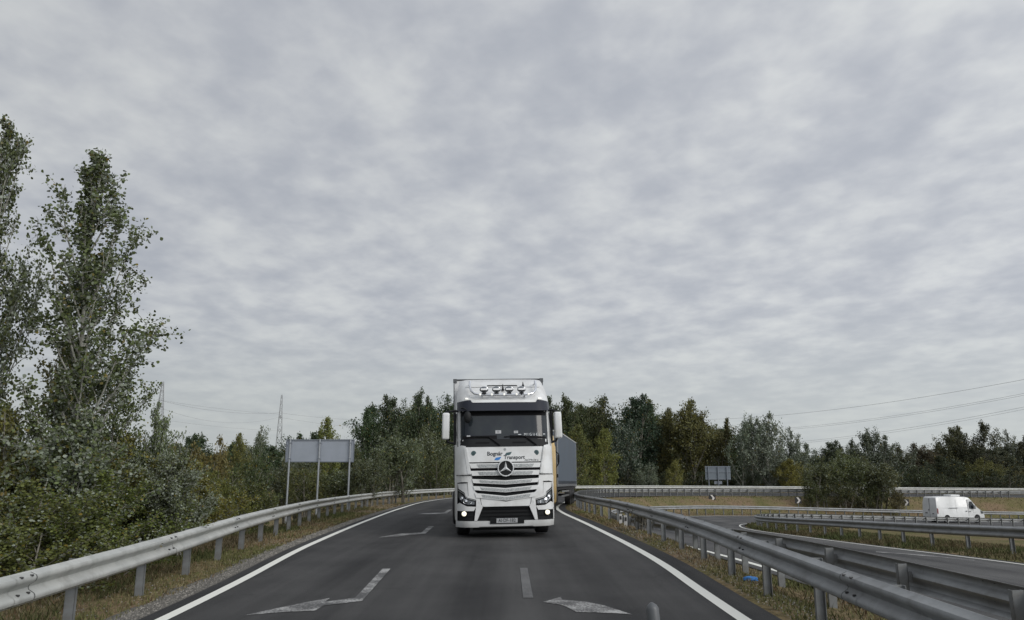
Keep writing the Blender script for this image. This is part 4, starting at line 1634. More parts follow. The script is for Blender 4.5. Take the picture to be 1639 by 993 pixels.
def pylon(px, pytop, y, wb, label):
    c = at_depth(px, 700, y)
    g = -8.0
    zt_ = at_depth(px, pytop, y).z
    h = zt_ - g
    o = thing("electricity_pylon", label, "pylon", (c.x, y, g), R(12), "lattice pylons beyond the trees")
    th = .17
    n = 11
    lv = [(h * (1 - (1 - i / n) ** 1.15)) for i in range(n + 1)]
    wd = lambda z: wb * (1 - .90 * (z / h) ** 1.15) + .15
    bm = bmesh.new()
    for sx in (-1, 1):
        for sy_ in (-1, 1):
            for i in range(n):
                bar(bm, (sx * wd(lv[i]) / 2, sy_ * wd(lv[i]) / 2, lv[i]), (sx * wd(lv[i + 1]) / 2, sy_ * wd(lv[i + 1]) / 2, lv[i + 1]), th)
    from_bm("leg_frame", bm, M_PYL, o)
    bm = bmesh.new()
    for i in range(n):
        a, b = wd(lv[i]) / 2, wd(lv[i + 1]) / 2
        for k in range(4):
            ca, cb = [(-1, -1), (1, -1), (1, 1), (-1, 1)][k], [(1, -1), (1, 1), (-1, 1), (-1, -1)][k]
            bar(bm, (ca[0] * a, ca[1] * a, lv[i]), (cb[0] * b, cb[1] * b, lv[i + 1]), th * .6)
            bar(bm, (cb[0] * a, cb[1] * a, lv[i]), (ca[0] * b, ca[1] * b, lv[i + 1]), th * .6)
            bar(bm, (ca[0] * a, ca[1] * a, lv[i]), (cb[0] * a, cb[1] * a, lv[i]), th * .6)
    from_bm("lattice_bracing", bm, M_PYL, o)
    for f in (.56, .72):
        bm = bmesh.new()
        z = h * f
        for s in (-1, 1):
            bar(bm, (0, s * wd(z) / 2, z), (0, s * 7.5, z + .8), .22)
            bar(bm, (0, s * wd(z) / 2, z + 2), (0, s * 7.5, z + .8), .22)
        from_bm("cross_arm", bm, M_PYL, o)
    return o


pylon(252.5, 611, 420, 7.0, "taller lattice pylon just right of the big poplars, half hidden by leaves")
pylon(447, 632, 500, 5.0, "slim lattice pylon standing clear above the trees left of the big sign")


def cable(a, b, sag, rad_, label):
    A, B = at_depth(*a), at_depth(*b)
    pts = []
    for i in range(25):
        u = i / 24
        p = A.lerp(B, u)
        p.z -= sag * 4 * u * (1 - u)
        pts.append(p)
    bm = bmesh.new()
    tube(bm, pts, rad_, 4, False)
    tag(from_bm("power_cable", bm, M_WIRE), label, "cable", "overhead power cables")


cable((60, 655, 400), (252, 640, 420), 3, .07, "power cable running left from the taller pylon behind the poplars")
cable((252, 640, 420), (447, 661, 500), 3.0, .085, "upper front power cable between the two lattice pylons")
cable((252, 640, 424), (447, 663, 506), 1.0, .07, "upper rear power cable between the two lattice pylons")
cable((262, 655, 420), (447, 668, 500), 5.5, .06, "middle power cable sagging between the two lattice pylons")
cable((252, 671, 420), (447, 690, 500), 1.0, .06, "lowest power cable between the two lattice pylons")
cable((447, 661, 500), (640, 672, 620), 2.0, .08, "upper power cable running right from the slim pylon into the tall trees")
cable((447, 668, 500), (640, 684, 620), 2.5, .07, "lower power cable running right from the slim pylon into the tall trees")
cable((1120, 672, 520), (1700, 596, 300), 4, .075, "topmost power cable rising across the right-hand sky")
cable((1120, 692, 520), (1700, 618, 300), 4.5, .06, "middle power cable of the right-hand sky, upper strand of its pair")
cable((1120, 694, 516), (1700, 621, 300), 4.5, .06, "middle power cable of the right-hand sky, lower strand of its pair")
cable((1120, 714, 520), (1700, 639, 300), 5, .06, "lowest power cable of the right-hand sky, upper strand of its pair")
cable((1120, 716, 516), (1700, 643, 300), 5, .05, "lowest power cable of the right-hand sky, lower strand of its pair")

# ------------------------------------------------------------------ foliage
def leaf_material(name, rough=.6, trans=.25):
    m = bpy.data.materials.new(name)
    m.use_nodes = True
    t = m.node_tree
    t.nodes.clear()
    o = t.nodes.new('ShaderNodeOutputMaterial')
    oi = t.nodes.new('ShaderNodeObjectInfo')
    at_ = t.nodes.new('ShaderNodeAttribute')
    at_.attribute_name = "tint"
    # tint.r = brightness of the leaf, tint.g = pale underside, tint.b = turned yellow
    sp = t.nodes.new('ShaderNodeSeparateColor')
    t.links.new(at_.outputs['Color'], sp.inputs[0])
    mul = t.nodes.new('ShaderNodeVectorMath')
    mul.operation = 'SCALE'
    t.links.new(oi.outputs['Color'], mul.inputs[0])
    t.links.new(mnode(t.nodes, t.links, 'MULTIPLY', sp.outputs[0], 2.0), mul.inputs['Scale'])
    pale = t.nodes.new('ShaderNodeMix')
    pale.data_type = 'RGBA'
    t.links.new(sp.outputs[1], pale.inputs[0])
    t.links.new(mul.outputs[0], pale.inputs[6])
    pale.inputs[7].default_value = (.27, .30, .25, 1)
    yel = t.nodes.new('ShaderNodeMix')
    yel.data_type = 'RGBA'
    t.links.new(sp.outputs[2], yel.inputs[0])
    t.links.new(pale.outputs[2], yel.inputs[6])
    yel.inputs[7].default_value = (.20, .15, .025, 1)
    d = t.nodes.new('ShaderNodeBsdfPrincipled')
    d.inputs['Roughness'].default_value = rough
    d.inputs['Specular IOR Level'].default_value = .25
    t.links.new(yel.outputs[2], d.inputs['Base Color'])
    tr_ = t.nodes.new('ShaderNodeBsdfTranslucent')
    t.links.new(yel.outputs[2], tr_.inputs[0])
    mx = t.nodes.new('ShaderNodeMixShader')
    mx.inputs[0].default_value = trans
    t.links.new(d.outputs[0], mx.inputs[1])
    t.links.new(tr_.outputs[0], mx.inputs[2])
    t.links.new(mx.outputs[0], o.inputs[0])
    return m


M_LEAF = leaf_material("leaf")
M_BARK = mat("bark", (.13, .12, .10), .9, noise=(9, (.22, .21, .18), .4, .65), bump=(20, .5), spec=.1)
M_BARKP = mat("pale_poplar_bark", (.27, .27, .24), .85, noise=(6, (.10, .095, .085), .52, .68), bump=(18, .4), spec=.1)


def leaf_cloud(name, C, size, rng, up=.35, shape='quad', tint=None, m=None):
    """C (N,3) centres; size scalar or (N,)"""
    n = len(C)
    size = np.broadcast_to(size, (n,))
    nrm = rng.normal(size=(n, 3))
    nrm[:, 2] += up
    nrm /= np.linalg.norm(nrm, axis=1)[:, None]
    a = rng.normal(size=(n, 3))
    a[:, 2] -= .5
    u = a - nrm * (a * nrm).sum(1)[:, None]
    u /= np.linalg.norm(u, axis=1)[:, None] + 1e-9
    v = np.cross(nrm, u)
    if shape == 'quad':
        sh = [(-.5, 0, 0), (0, -.36, .06), (.55, 0, 0), (0, .36, .06)]
    elif shape == 'blade':
        sh = [(-.5, -.04, 0), (.5, -.04, 0), (.5, .04, 0), (-.5, .04, 0)]
    elif shape == 'long':
        sh = [(-.6, 0, 0), (0, -.17, .03), (.7, 0, 0), (0, .17, .03)]
    else:
        sh = [(-.42, -.12, 0), (-.18, -.42, .05), (.2, -.36, .05), (.55, 0, -.02), (.2, .36, .05), (-.18, .42, .05), (-.42, .12, 0)]
    k = len(sh)
    V = np.zeros((n, k, 3))
    for i, (p, q, r_) in enumerate(sh):
        V[:, i] = C + (u * p + v * q + nrm * r_) * size[:, None]
    me = bpy.data.meshes.new(name)
    me.vertices.add(n * k)
    me.loops.add(n * k)
    me.polygons.add(n)
    me.vertices.foreach_set('co', V.reshape(-1).astype(np.float32))
    me.loops.foreach_set('vertex_index', np.arange(n * k, dtype=np.int32))
    me.polygons.foreach_set('loop_start', np.arange(0, n * k, k, dtype=np.int32))
    me.polygons.foreach_set('loop_total', np.full(n, k, dtype=np.int32))
    at_ = me.attributes.new("tint", 'FLOAT_COLOR', 'FACE')
    col = np.ones((n, 4), np.float32)
    if tint is None:
        tint = (0, 0)
    col[:, 0] = np.clip(rng.normal(.5, .13, n), .2, .95)
    col[:, 1] = np.where(rng.random(n) < tint[0], rng.uniform(.35, 1, n), 0)
    col[:, 2] = np.where(rng.random(n) < tint[1], rng.uniform(.3, 1, n), 0)
    at_.data.foreach_set('color', col.reshape(-1))
    me.update()
    me.validate()
    me.materials.append(m or M_LEAF)
    return me


PROFS = {
    'poplar': [(0, .55), (.15, .9), (.4, 1.0), (.65, .8), (.85, .5), (1, .16)],
    'column': [(0, .6), (.1, .9), (.35, 1.0), (.6, .70), (.8, .42), (1, .10)],
    'round': [(0, .5), (.2, .95), (.5, 1.0), (.75, .85), (.9, .55), (1, .2)],
    'cone': [(0, .85), (.12, 1.0), (.4, .8), (.7, .48), (.9, .2), (1, .05)],
    'hero': [(0, .75), (.2, 1.0), (.42, .85), (.6, .50), (.8, .27), (1, .04)],
    'shrub': [(0, .8), (.25, 1.0), (.55, .95), (.8, .7), (1, .3)],
}


def tree_mesh(name, seed, H, Rr, base, kind, nleaf, leaf, ang, nl, tw=6, spread=.30, tint=(0, 0), shape='quad', bark=None, trunk_r=None, twigs_drawn=False, multi=1, uneven=.3, pw=.92, lean_=.035, tmin=.02):
    rng = np.random.default_rng(seed)
    prof = PROFS[kind]
    bm = bmesh.new()
    segs = []
    tr_r = trunk_r or H * .014
    trunks = []
    for ti in range(multi):
        off = np.array([0, 0, 0.]) if multi == 1 else np.append(rng.normal(0, Rr * .18, 2), 0)
        lean = rng.normal(0, lean_ if multi == 1 else .12, 2)
        Ht = H * (1 if ti == 0 else rng.uniform(.7, .95))
        P = []
        for i in range(9):
            u = i / 8
            P.append(off + np.array([lean[0] * Ht * u + math.sin(u * 5 + seed) * .012 * H * u, lean[1] * Ht * u + math.cos(u * 4 + seed) * .012 * H * u, Ht * .97 * u]))
        trunks.append((P, Ht))
        tube(bm, P, [tr_r * (1 - .93 * (i / 8)) + .006 for i in range(9)], 8, False)
    ends = []
    for i in range(nl):
        P, Ht = trunks[i % multi]
        u = (i + rng.random() * .8) / nl
        hh = base + (1 - base) * (u ** pw) * .97
        t_ = (hh - base) / (1 - base)
        rad = Rr * np.interp(t_, [a for a, _ in prof], [b for _, b in prof]) * rng.uniform(1 - uneven, 1 + uneven * .6)
        k = min(hh, .999) * 8
        j = int(k)
        p0_ = P[j] + (P[min(j + 1, 8)] - P[j]) * (k - j)
        az = i * 2.39996 + rng.normal(0, .35)
        a = math.radians(ang * (1 - .45 * t_) + rng.normal(0, 7))
        ln = rad / max(math.sin(a), .35)
        d = np.array([math.cos(az) * math.sin(a), math.sin(az) * math.sin(a), math.cos(a)])
        top_ = Ht * (1.0 - .20 * (rad / Rr) ** 1.5 - .07 * rng.random())
        room = top_ - p0_[2]
        if d[2] * ln > room:
            ln = max(room / d[2], .035 * H)
        d2 = d + np.array([0, 0, .25])
        d2 /= np.linalg.norm(d2)
        m1 = p0_ + d * ln * .5
        m2 = m1 + d2 * ln * .5
        tube(bm, [p0_, m1, m2], [tr_r * .34 * (1 - t_ * .6) + .008, tr_r * .2 * (1 - t_ * .5) + .006, .005], 5, False)
        for q in range(tw):
            f = rng.uniform(.18, 1.0)
            s0 = (p0_ + (m1 - p0_) * f * 2) if f < .5 else (m1 + (m2 - m1) * (f - .5) * 2)
            dd = (d2 if f > .5 else d) + rng.normal(0, .75, 3)
            dd[2] += .15
            dd /= np.linalg.norm(dd)
            tl = ln * spread * rng.uniform(.6, 1.3) + tmin * H
            e_ = s0 + dd * tl
            rho = math.hypot(e_[0], e_[1]) / Rr
            cap = Ht * (1.02 - .16 * min(rho, 1.3) ** 1.5 - .05 * rng.random())
            if e_[2] > cap:
                e_[2] = max(cap, s0[2] * .97)
            ends.append((s0, e_, tl))
            if twigs_drawn:
                tube(bm, [s0, (s0 + e_) / 2 + rng.normal(0, .02, 3), e_], [.012, .008, .004], 4, False)
        ends.append((m1 + (m2 - m1) * .4, m2, ln * .3))
    w = np.array([e_[2] for e_ in ends])
    w = w / w.sum()
    pick = rng.choice(len(ends), nleaf, p=w)
    A = np.array([e_[0] for e_ in ends])[pick]
    B = np.array([e_[1] for e_ in ends])[pick]
    Ls = np.array([e_[2] for e_ in ends])[pick]
    f = rng.beta(1.5, 1.1, nleaf)[:, None]
    C = A + (B - A) * f * 1.02 + rng.normal(size=(nleaf, 3)) * np.minimum(Ls * .14 + leaf * .4, leaf * 1.05)[:, None]
    C[:, 2] = np.maximum(C[:, 2], .03 * H * rng.random(nleaf))
    crown = leaf_cloud(name + "_crown", C, leaf * rng.uniform(.6, 1.25, nleaf), rng, shape=shape, tint=tint)
    me = bpy.data.meshes.new(name + "_trunk")
    bmesh.ops.recalc_face_normals(bm, faces=bm.faces[:])
    bm.to_mesh(me)
    bm.free()
    me.materials.append(bark or M_BARK)
    me.shade_smooth()
    return crown, me, H, Rr


PROTO = {}
for i in range(3):
    PROTO['poplar', i] = tree_mesh("poplar", 10 + i, 12, 3.0, .16, 'poplar', 14000, .20, 38, 66, 6, .26, (.05, .03), uneven=.45, multi=3)
    PROTO['shrub', i] = tree_mesh("shrub", 20 + i, 4.5, 2.1, .02, 'shrub', 9000, .11, 50, 34, 7, .34, (.04, .05), multi=4, uneven=.45)
    PROTO['silver', i] = tree_mesh("silver", 30 + i, 10, 3.4, .12, 'round', 11000, .19, 42, 56, 6, .26, (.30, .03), uneven=.5, multi=3, bark=M_BARKP)
for i in range(2):
    PROTO['round', i] = tree_mesh("round", 40 + i, 9, 3.3, .06, 'round', 12000, .18, 58, 40, 7, .32, (.02, .06), uneven=.3)
    PROTO['cone', i] = tree_mesh("cone", 50 + i, 8, 2.1, .03, 'cone', 11000, .14, 58, 56, 6, .26, (.02, .10), uneven=.3)
    PROTO['feather', i] = tree_mesh("feather", 60 + i, 7, 2.6, .03, 'round', 13000, .22, 28, 54, 7, .32, (.18, .03), shape='long', multi=4, uneven=.35)

DG, OL_, YG, SV, OB, GY = (.030, .045, .022), (.062, .068, .026), (.115, .120, .035), (.060, .074, .050), (.125, .080, .028), (.085, .092, .055)
TRR = random.Random(77)


def plant(name, cat, label, kind, var, px, pyt, hwpx, y, col, base=None, group=None):
    p = at_depth(px, pyt, y)
    crown, trunk, H, Rr = PROTO[kind, var]
    g = gz(p.x, y) if base is None else base
    hh = p.z - g
    if kind == 'poplar' or kind == 'silver':
        hwpx = hwpx * 1.28
    w = (at_depth(px + hwpx, 745, y).x - at_depth(px, 745, y).x)
    o = thing(name, label, cat, (p.x, y, g - .05), TRR.uniform(0, 6.28), group)
    o.scale = (w / Rr, w / Rr, hh / H)
    for nm, me in (("trunk", trunk), ("crown", crown)):
        c = bpy.data.objects.new(nm, me)
        link(c, o)
        j = TRR.uniform(.88, 1.12)
        q = 1.08 if kind == 'hero' else 1.55  # background trees brightened in colour, partly standing in for haze
        if col[0] > col[1] * .9 and kind != 'hero':
            q *= .97
        c.color = (col[0] * j * q, col[1] * j * TRR.uniform(.97, 1.07) * q, col[2] * j * q * .95, 1)
    return o


G1, G2, G3 = "trees and shrubs beyond the left guardrail", "trees of the wood behind the lorries", "trees and shrubs beyond the right-hand roads"
# --- far back rows first: they close the gaps between the nearer trees
back = 0
for i in range(60):
    px = -60 + i * 30 + TRR.uniform(-9, 9)
    if px < 560:
        top = TRR.uniform(703, 716)
    elif px < 605:
        top = TRR.uniform(702, 712)
    elif px < 1150:
        top = TRR.uniform(630, 650) if px < 1070 else TRR.uniform(645, 662) if px < 1115 else TRR.uniform(672, 690)
    elif px < 1450:
        top = TRR.uniform(712, 726)
    else:
        top = TRR.uniform(704, 716)
    y = TRR.uniform(118, 140)
    plant("tree", "tree", "dark tree of the back row, only slivers of it showing between nearer crowns", 'poplar', i % 3, px, top, TRR.uniform(32, 42), y, DG if i % 3 else OL_, group="back row of the wood")

T = [
    # left of the big sign, 35-70 m away
    ('shrub', 'shrub', "orange-brown autumn shrub left of the sign, topmost reddish tip below the taller pylon", 'shrub', 0, 330, 690, 52, 27, (.088, .076, .028), G1),
    ('shrub', 'shrub', "rust and olive shrub under the taller pylon's foot", 'shrub', 1, 262, 694, 50, 25, (.082, .078, .028), G1),
    ('tree', 'tree', "dark green spiky-topped tree right of the orange shrub", 'poplar', 1, 305, 686, 30, 52, DG, G1),
    ('tree', 'tree', "dark green tree midway between the orange shrub and the slim pylon", 'poplar', 2, 345, 687, 30, 54, DG, G1),
    ('tree', 'tree', "yellowish-olive tree left of the slim pylon", 'round', 0, 385, 690, 30, 50, (.078, .082, .028), G1),
    ('tree', 'tree', "silvery feathery tree just left of the slim pylon", 'silver', 0, 418, 677, 24, 56, (.07, .08, .05), G1),
    ('tree', 'tree', "dark green tree at the slim pylon's foot", 'poplar', 0, 462, 688, 28, 58, DG, G1),
    ('tree', 'tree', "dark green tree directly behind the left post of the big sign", 'poplar', 1, 495, 680, 26, 60, DG, G1),
    ('tree', 'tree', "yellow-green pointed tree whose tip stands over the big sign", 'cone', 0, 526, 665, 26, 58, (.088, .098, .03), G1),
    ('shrub', 'shrub', "ochre shrub low behind the guardrail left of the sign", 'shrub', 2, 355, 745, 45, 22, (.085, .088, .028), G1),
    ('shrub', 'shrub', "dark shrub filling the gap left of the sign's left post", 'shrub', 0, 412, 712, 50, 42, (.04, .05, .022), G1),
    ('shrub', 'shrub', "grey-green twiggy shrub right of the sign's left post", 'feather', 0, 475, 715, 42, 47, (.05, .058, .03), G1),
    ('shrub', 'shrub', "olive shrub showing below the big sign's panel, left half", 'shrub', 1, 490, 742, 40, 44, (.055, .062, .024), G1),
    ('shrub', 'shrub', "olive shrub showing below the big sign's panel, right half", 'feather', 1, 540, 748, 42, 45, (.06, .07, .03), G1),
    ('tree', 'tree', "bushy tree filling the dip between the big sign and the tall dark wood", 'round', 1, 562, 703, 26, 60, (.045, .055, .026), G1),
    # tall dark group right of the sign
    ('tree', 'tree', "tall dark tree at the left end of the wood, nearest the sign", 'poplar', 0, 602, 648, 26, 84, DG, G2),
    ('tree', 'tree', "tall dark tree, second from the left end of the wood", 'poplar', 1, 636, 622, 26, 84, (.036, .050, .026), G2),
    ('tree', 'tree', "tallest round-headed dark tree left of the white lorry", 'poplar', 2, 672, 613, 28, 84, (.038, .052, .027), G2),
    ('tree', 'tree', "tall dark tree hidden partly by the white lorry's left mirror", 'poplar', 0, 716, 620, 26, 86, DG, G2),
    ('shrub', 'tree', "wide grey-green feathery willow right of the big sign", 'feather', 0, 640, 682, 46, 52, (.068, .078, .042), G2),
    ('shrub', 'tree', "grey-green feathery willow beside the white lorry", 'feather', 1, 692, 676, 42, 78, (.068, .080, .040), G2),
    ('shrub', 'shrub', "low feathery bush between the sign and the feathery willow", 'feather', 0, 592, 722, 34, 44, (.058, .066, .034), G2),
    ('shrub', 'shrub', "low feathery bush under the white lorry's left mirror", 'shrub', 1, 708, 726, 34, 77, (.058, .066, .030), G2),
    # wood right of the lorry
    ('tree', 'tree', "dark tall tree right behind the white lorry's roof edge", 'poplar', 1, 886, 622, 30, 98, (.034, .046, .022), G2),
    ('tree', 'tree', "dark olive tree above the grey trailer", 'poplar', 2, 920, 626, 28, 98, (.045, .055, .024), G2),
    ('tree', 'tree', "dark olive tree behind the bright pointed one", 'poplar', 0, 958, 627, 30, 100, (.048, .056, .024), G2),
    ('tree', 'tree', "big bluish-dark tree in the middle of the right-hand wood", 'poplar', 1, 1008, 624, 34, 98, (.026, .042, .026), G2),
    ('tree', 'tree', "dark tree just right of the bluish-dark one", 'poplar', 2, 1040, 640, 28, 102, (.036, .046, .024), G2),
    ('tree', 'tree', "brownish-olive tree left of the wood's tall right end", 'round', 0, 1068, 650, 30, 100, (.062, .058, .024), G2),
    ('tree', 'tree', "broad olive-bronze tree at the right end of the tall wood", 'poplar', 0, 1100, 632, 34, 96, (.070, .070, .026), G2),
    ('tree', 'tree', "dark tree falling away at the wood's right edge", 'poplar', 2, 1136, 652, 26, 96, (.060, .058, .024), G2),
    ('tree', 'tree', "dark bluish tree between the two bright young trees", 'silver', 1, 1000, 668, 32, 93, (.032, .046, .030), G2),
    ('tree', 'tree', "bright yellow-green pointed young tree right of the grey trailer", 'cone', 0, 967, 684, 28, 88, (.100, .108, .032), G2),
    ('tree', 'tree', "olive young tree leaning over the grey trailer's roof", 'cone', 1, 922, 678, 32, 86, (.070, .080, .028), G2),
    ('shrub', 'tree', "small silvery shrub left of the round yellow-green tree", 'silver', 0, 1038, 738, 20, 90, (.075, .09, .06), G2),
    ('tree', 'tree', "small egg-shaped yellow-green tree between the silvery shrub and the far sign", 'cone', 1, 1078, 735, 19, 90, (.105, .105, .033), G2),
    ('tree', 'tree', "young light green tree just left of the far sign", 'cone', 0, 1114, 712, 17, 100, (.085, .092, .032), G2),
    ('tree', 'tree', "dark low tree filling behind the far sign", 'round', 1, 1150, 716, 30, 104, DG, G2),
    # silver poplars and the right side
    ('tree', 'tree', "silvery poplar, left one of the pale pair right of the far sign", 'silver', 2, 1189, 660, 27, 94, (.075, .088, .064), G3),
    ('tree', 'tree', "silvery poplar, taller right one of the pale pair", 'silver', 1, 1228, 656, 34, 93, (.075, .088, .064), G3),
    ('tree', 'tree', "silvery-green tree on the right shoulder of the pale pair", 'silver', 0, 1262, 680, 24, 96, (.060, .072, .05), G3),
    ('shrub', 'tree', "round yellow-olive bush in front of the pale pair's right foot", 'round', 0, 1264, 733, 30, 90, (.100, .090, .025), G3),
    ('tree', 'tree', "dark thin-topped tree between the pale pair and the fan-shaped one", 'poplar', 1, 1320, 700, 22, 98, (.040, .050, .030), G3),
    ('tree', 'tree', "narrow dark tree just left of the fan-shaped one", 'poplar', 2, 1352, 698, 14, 96, (.036, .046, .028), G3),
    ('tree', 'tree', "fan-shaped open-branched poplar standing highest mid-right", 'silver', 2, 1398, 681, 32, 96, (.042, .052, .032), G3),
    ('tree', 'tree', "dark tree behind the dark thicket's right side", 'round', 1, 1440, 712, 28, 102, (.042, .046, .026), G3),
    ('tree', 'tree', "dark reddish-brown low tree at the start of the far right wood", 'poplar', 0, 1478, 706, 26, 106, (.050, .044, .028), G3),
    ('tree', 'tree', "light thin-crowned tree rising left of the spire-topped one", 'poplar', 1, 1513, 675, 22, 106, (.064, .066, .036), G3),
    ('tree', 'tree', "spire-topped dark tree above the van's bonnet", 'poplar', 2, 1558, 669, 26, 104, (.044, .048, .028), G3),
    ('tree', 'tree', "small dark tree standing above the far right wood", 'silver', 0, 1608, 684, 18, 108, (.044, .050, .032), G3),
    ('tree', 'tree', "dark tree cut by the right frame edge", 'poplar', 0, 1645, 690, 26, 106, (.050, .050, .030), G3),
    ('tree', 'tree', "broad dark tree behind the van's roof", 'round', 0, 1500, 728, 38, 99, (.030, .038, .022), G3),
    ('shrub', 'tree', "rounded olive bush over the van's front half", 'round', 1, 1572, 732, 36, 97, (.072, .070, .026), G3),
    ('shrub', 'tree', "rounded brown-olive bush at the right frame edge", 'round', 0, 1636, 748, 32, 97, (.068, .062, .026), G3),
    ('tree', 'tree', "dark filler tree between the round yellow bush and the thicket", 'round', 1, 1300, 730, 28, 100, (.034, .042, .024), G3),
    ('tree', 'tree', "dark tree right of the silvery pair, low behind the rails", 'round', 0, 1215, 735, 40, 101, (.034, .044, .028), G3),
    ('tree', 'tree', "dark undergrowth tree between the van's tail and the thicket", 'poplar', 2, 1455, 735, 26, 99, (.034, .040, .022), G3),
    ('tree', 'tree', "dark tree right of the spire-topped one", 'poplar', 1, 1600, 715, 30, 104, (.036, .040, .024), G3),
    # thicket in front of the far rails
    ('shrub', 'shrub', "left bush of the dark thicket that covers the far guardrail", 'feather', 0, 1308, 728, 32, 77.5, (.054, .062, .026), G3),
    ('shrub', 'shrub', "middle bush of the thicket covering the far guardrail", 'feather', 1, 1352, 716, 36, 78.5, (.062, .070, .030), G3),
    ('shrub', 'shrub', "right bush of the thicket covering the far guardrail", 'feather', 0, 1400, 728, 36, 78, (.056, .060, .028), G3),
    ('shrub', 'shrub', "low dark bush at the left foot of the thicket", 'shrub', 0, 1300, 770, 24, 77, (.044, .052, .022), G3),
    ('shrub', 'shrub', "low dark bush at the middle foot of the thicket", 'shrub', 1, 1345, 766, 30, 77, (.044, .050, .022), G3),
    ('shrub', 'shrub', "low dark bush at the right foot of the thicket", 'shrub', 2, 1392, 768, 30, 77.2, (.044, .050, .022), G3),
    ('shrub', 'shrub', "sparse low bush trailing off the thicket toward the van", 'shrub', 2, 1434, 776, 20, 77, (.068, .060, .030), G3),
]
for nm, cat, lb_, kind, var, px, pyt, hw, y, col, grp in T:
    if px > 860 and y >= 86:
        y += 9
    plant(nm, cat, lb_, kind, var, px, pyt, hw, y, col, group=grp)

# low undergrowth closing the foot of the wood: individual bushes along the edge
for i in range(26):
    px = 575 + i * 42 + TRR.uniform(-10, 10)
    y = TRR.uniform(101, 106)
    plant("shrub", "shrub", "dark low shrub at the foot of the far wood, one of a continuous row", 'shrub', i % 3, px, TRR.uniform(744, 758), 36, y, (.030, .037, .020), group="undergrowth row at the foot of the wood")

# --- near left: the two tall poplars and the shrubs below them, leaf by leaf
HERO = {
    'a': tree_mesh("tall_poplar", 101, 11.5, 1.42, .10, 'hero', 18500, .082, 31, 70, 10, .17, (.32, .03), 'hex', M_BARKP, .085, True, uneven=.85, pw=1.12, lean_=.004, tmin=.009),
    'b': tree_mesh("tall_poplar_left", 205, 12.5, 1.6, .10, 'hero', 20500, .082, 31, 74, 10, .17, (.32, .025), 'hex', M_BARKP, .09, True, uneven=.85, pw=1.12, lean_=.004, tmin=.009),
    'c': tree_mesh("near_shrub", 303, 4.6, 2.0, .02, 'shrub', 22000, .075, 48, 60, 8, .30, (.15, .05), 'hex', M_BARK, .03, True, multi=5, uneven=.55),
    'd': tree_mesh("near_silver_shrub", 307, 5.0, 1.5, .05, 'poplar', 14000, .080, 38, 50, 8, .28, (.50, .03), 'hex', M_BARKP, .03, True, multi=3, uneven=.5),
    'e': tree_mesh("near_open_poplar", 311, 8.0, 1.6, .05, 'poplar', 15000, .085, 42, 54, 8, .28, (.26, .05), 'hex', M_BARKP, .05, True, multi=2, uneven=.6),
}
for k, v in HERO.items():
    PROTO['hero', k] = v
GH = "tall poplars at the left edge"
t1 = plant("poplar_tree", "tree", "tall slender poplar, right-hand one of the two, with clear sky on its right", 'hero', 'a', 172, 222, 100, 15.5, (.092, .108, .048), group=GH)
t2_ = plant("poplar_tree", "tree", "tallest poplar, cut by the left frame edge", 'hero', 'b', 16, 166, 84, 16.5, (.088, .102, .046), group=GH)
NL = [
    ('poplar_tree', 'tree', "bronze-tinted sapling filling between the feet of the two tall poplars", 'e', 75, 520, 90, 18.5, (.078, .070, .034)),
    ('poplar_tree', 'tree', "pale-stemmed sapling at the far left frame edge", 'e', -30, 480, 90, 15.0, (.060, .064, .034)),
    ('poplar_tree', 'tree', "green sapling on the right flank of the right-hand tall poplar", 'e', 205, 560, 70, 17.5, (.058, .070, .036)),
    ('poplar_tree', 'tree', "thin sapling whose tip overlaps the taller pylon", 'd', 258, 632, 40, 17.0, (.055, .066, .036)),
    ('shrub', 'shrub', "silver-leaved shrub right of the orange-tinged one, closest to the rail on the left", 'd', 290, 700, 60, 15.5, (.060, .070, .045)),
    ('shrub', 'shrub', "large silver-leaved shrub under the right-hand tall poplar", 'd', 130, 640, 110, 14.5, (.055, .066, .042)),
    ('shrub', 'shrub', "olive-yellow shrub below the taller pylon, behind the left rail", 'c', 225, 690, 105, 16.5, (.075, .072, .026)),
    ('shrub', 'shrub', "dark brown-olive shrub at the lower left, under the tallest poplar", 'c', 40, 650, 130, 15.0, (.060, .058, .026)),
    ('shrub', 'shrub', "reddish-brown shrub cut by the left frame edge", 'c', -60, 640, 120, 13.0, (.070, .050, .024)),
    ('shrub', 'shrub', "dense green shrub low behind the left rail's second splice", 'c', 150, 745, 120, 12.5, (.052, .058, .022)),
    ('shrub', 'shrub', "green-brown shrub low in the bottom left corner", 'c', 20, 760, 150, 10.8, (.055, .058, .026)),
    ('shrub', 'shrub', "mixed green shrub beside the fourth and fifth post of the left rail", 'c', 265, 745, 80, 16.0, (.055, .062, .024)),
    ('shrub', 'shrub', "golden-olive shrub left of the ochre one, behind the left rail", 'c', 325, 735, 70, 19.5, (.085, .078, .026)),
    ('shrub', 'shrub', "dark shrub behind the left rail, left of the sign's left post", 'c', 395, 748, 60, 23.5, (.045, .050, .022)),
]
for nm, cat, lb_, k, px, pyt, hw, y, col in NL:
    plant(nm, cat, lb_, 'hero', k, px, pyt, hw, y, tuple(c * f for c, f in zip(col, (1.62, 1.70, 1.15))), group="near shrubs and saplings left of the rail")

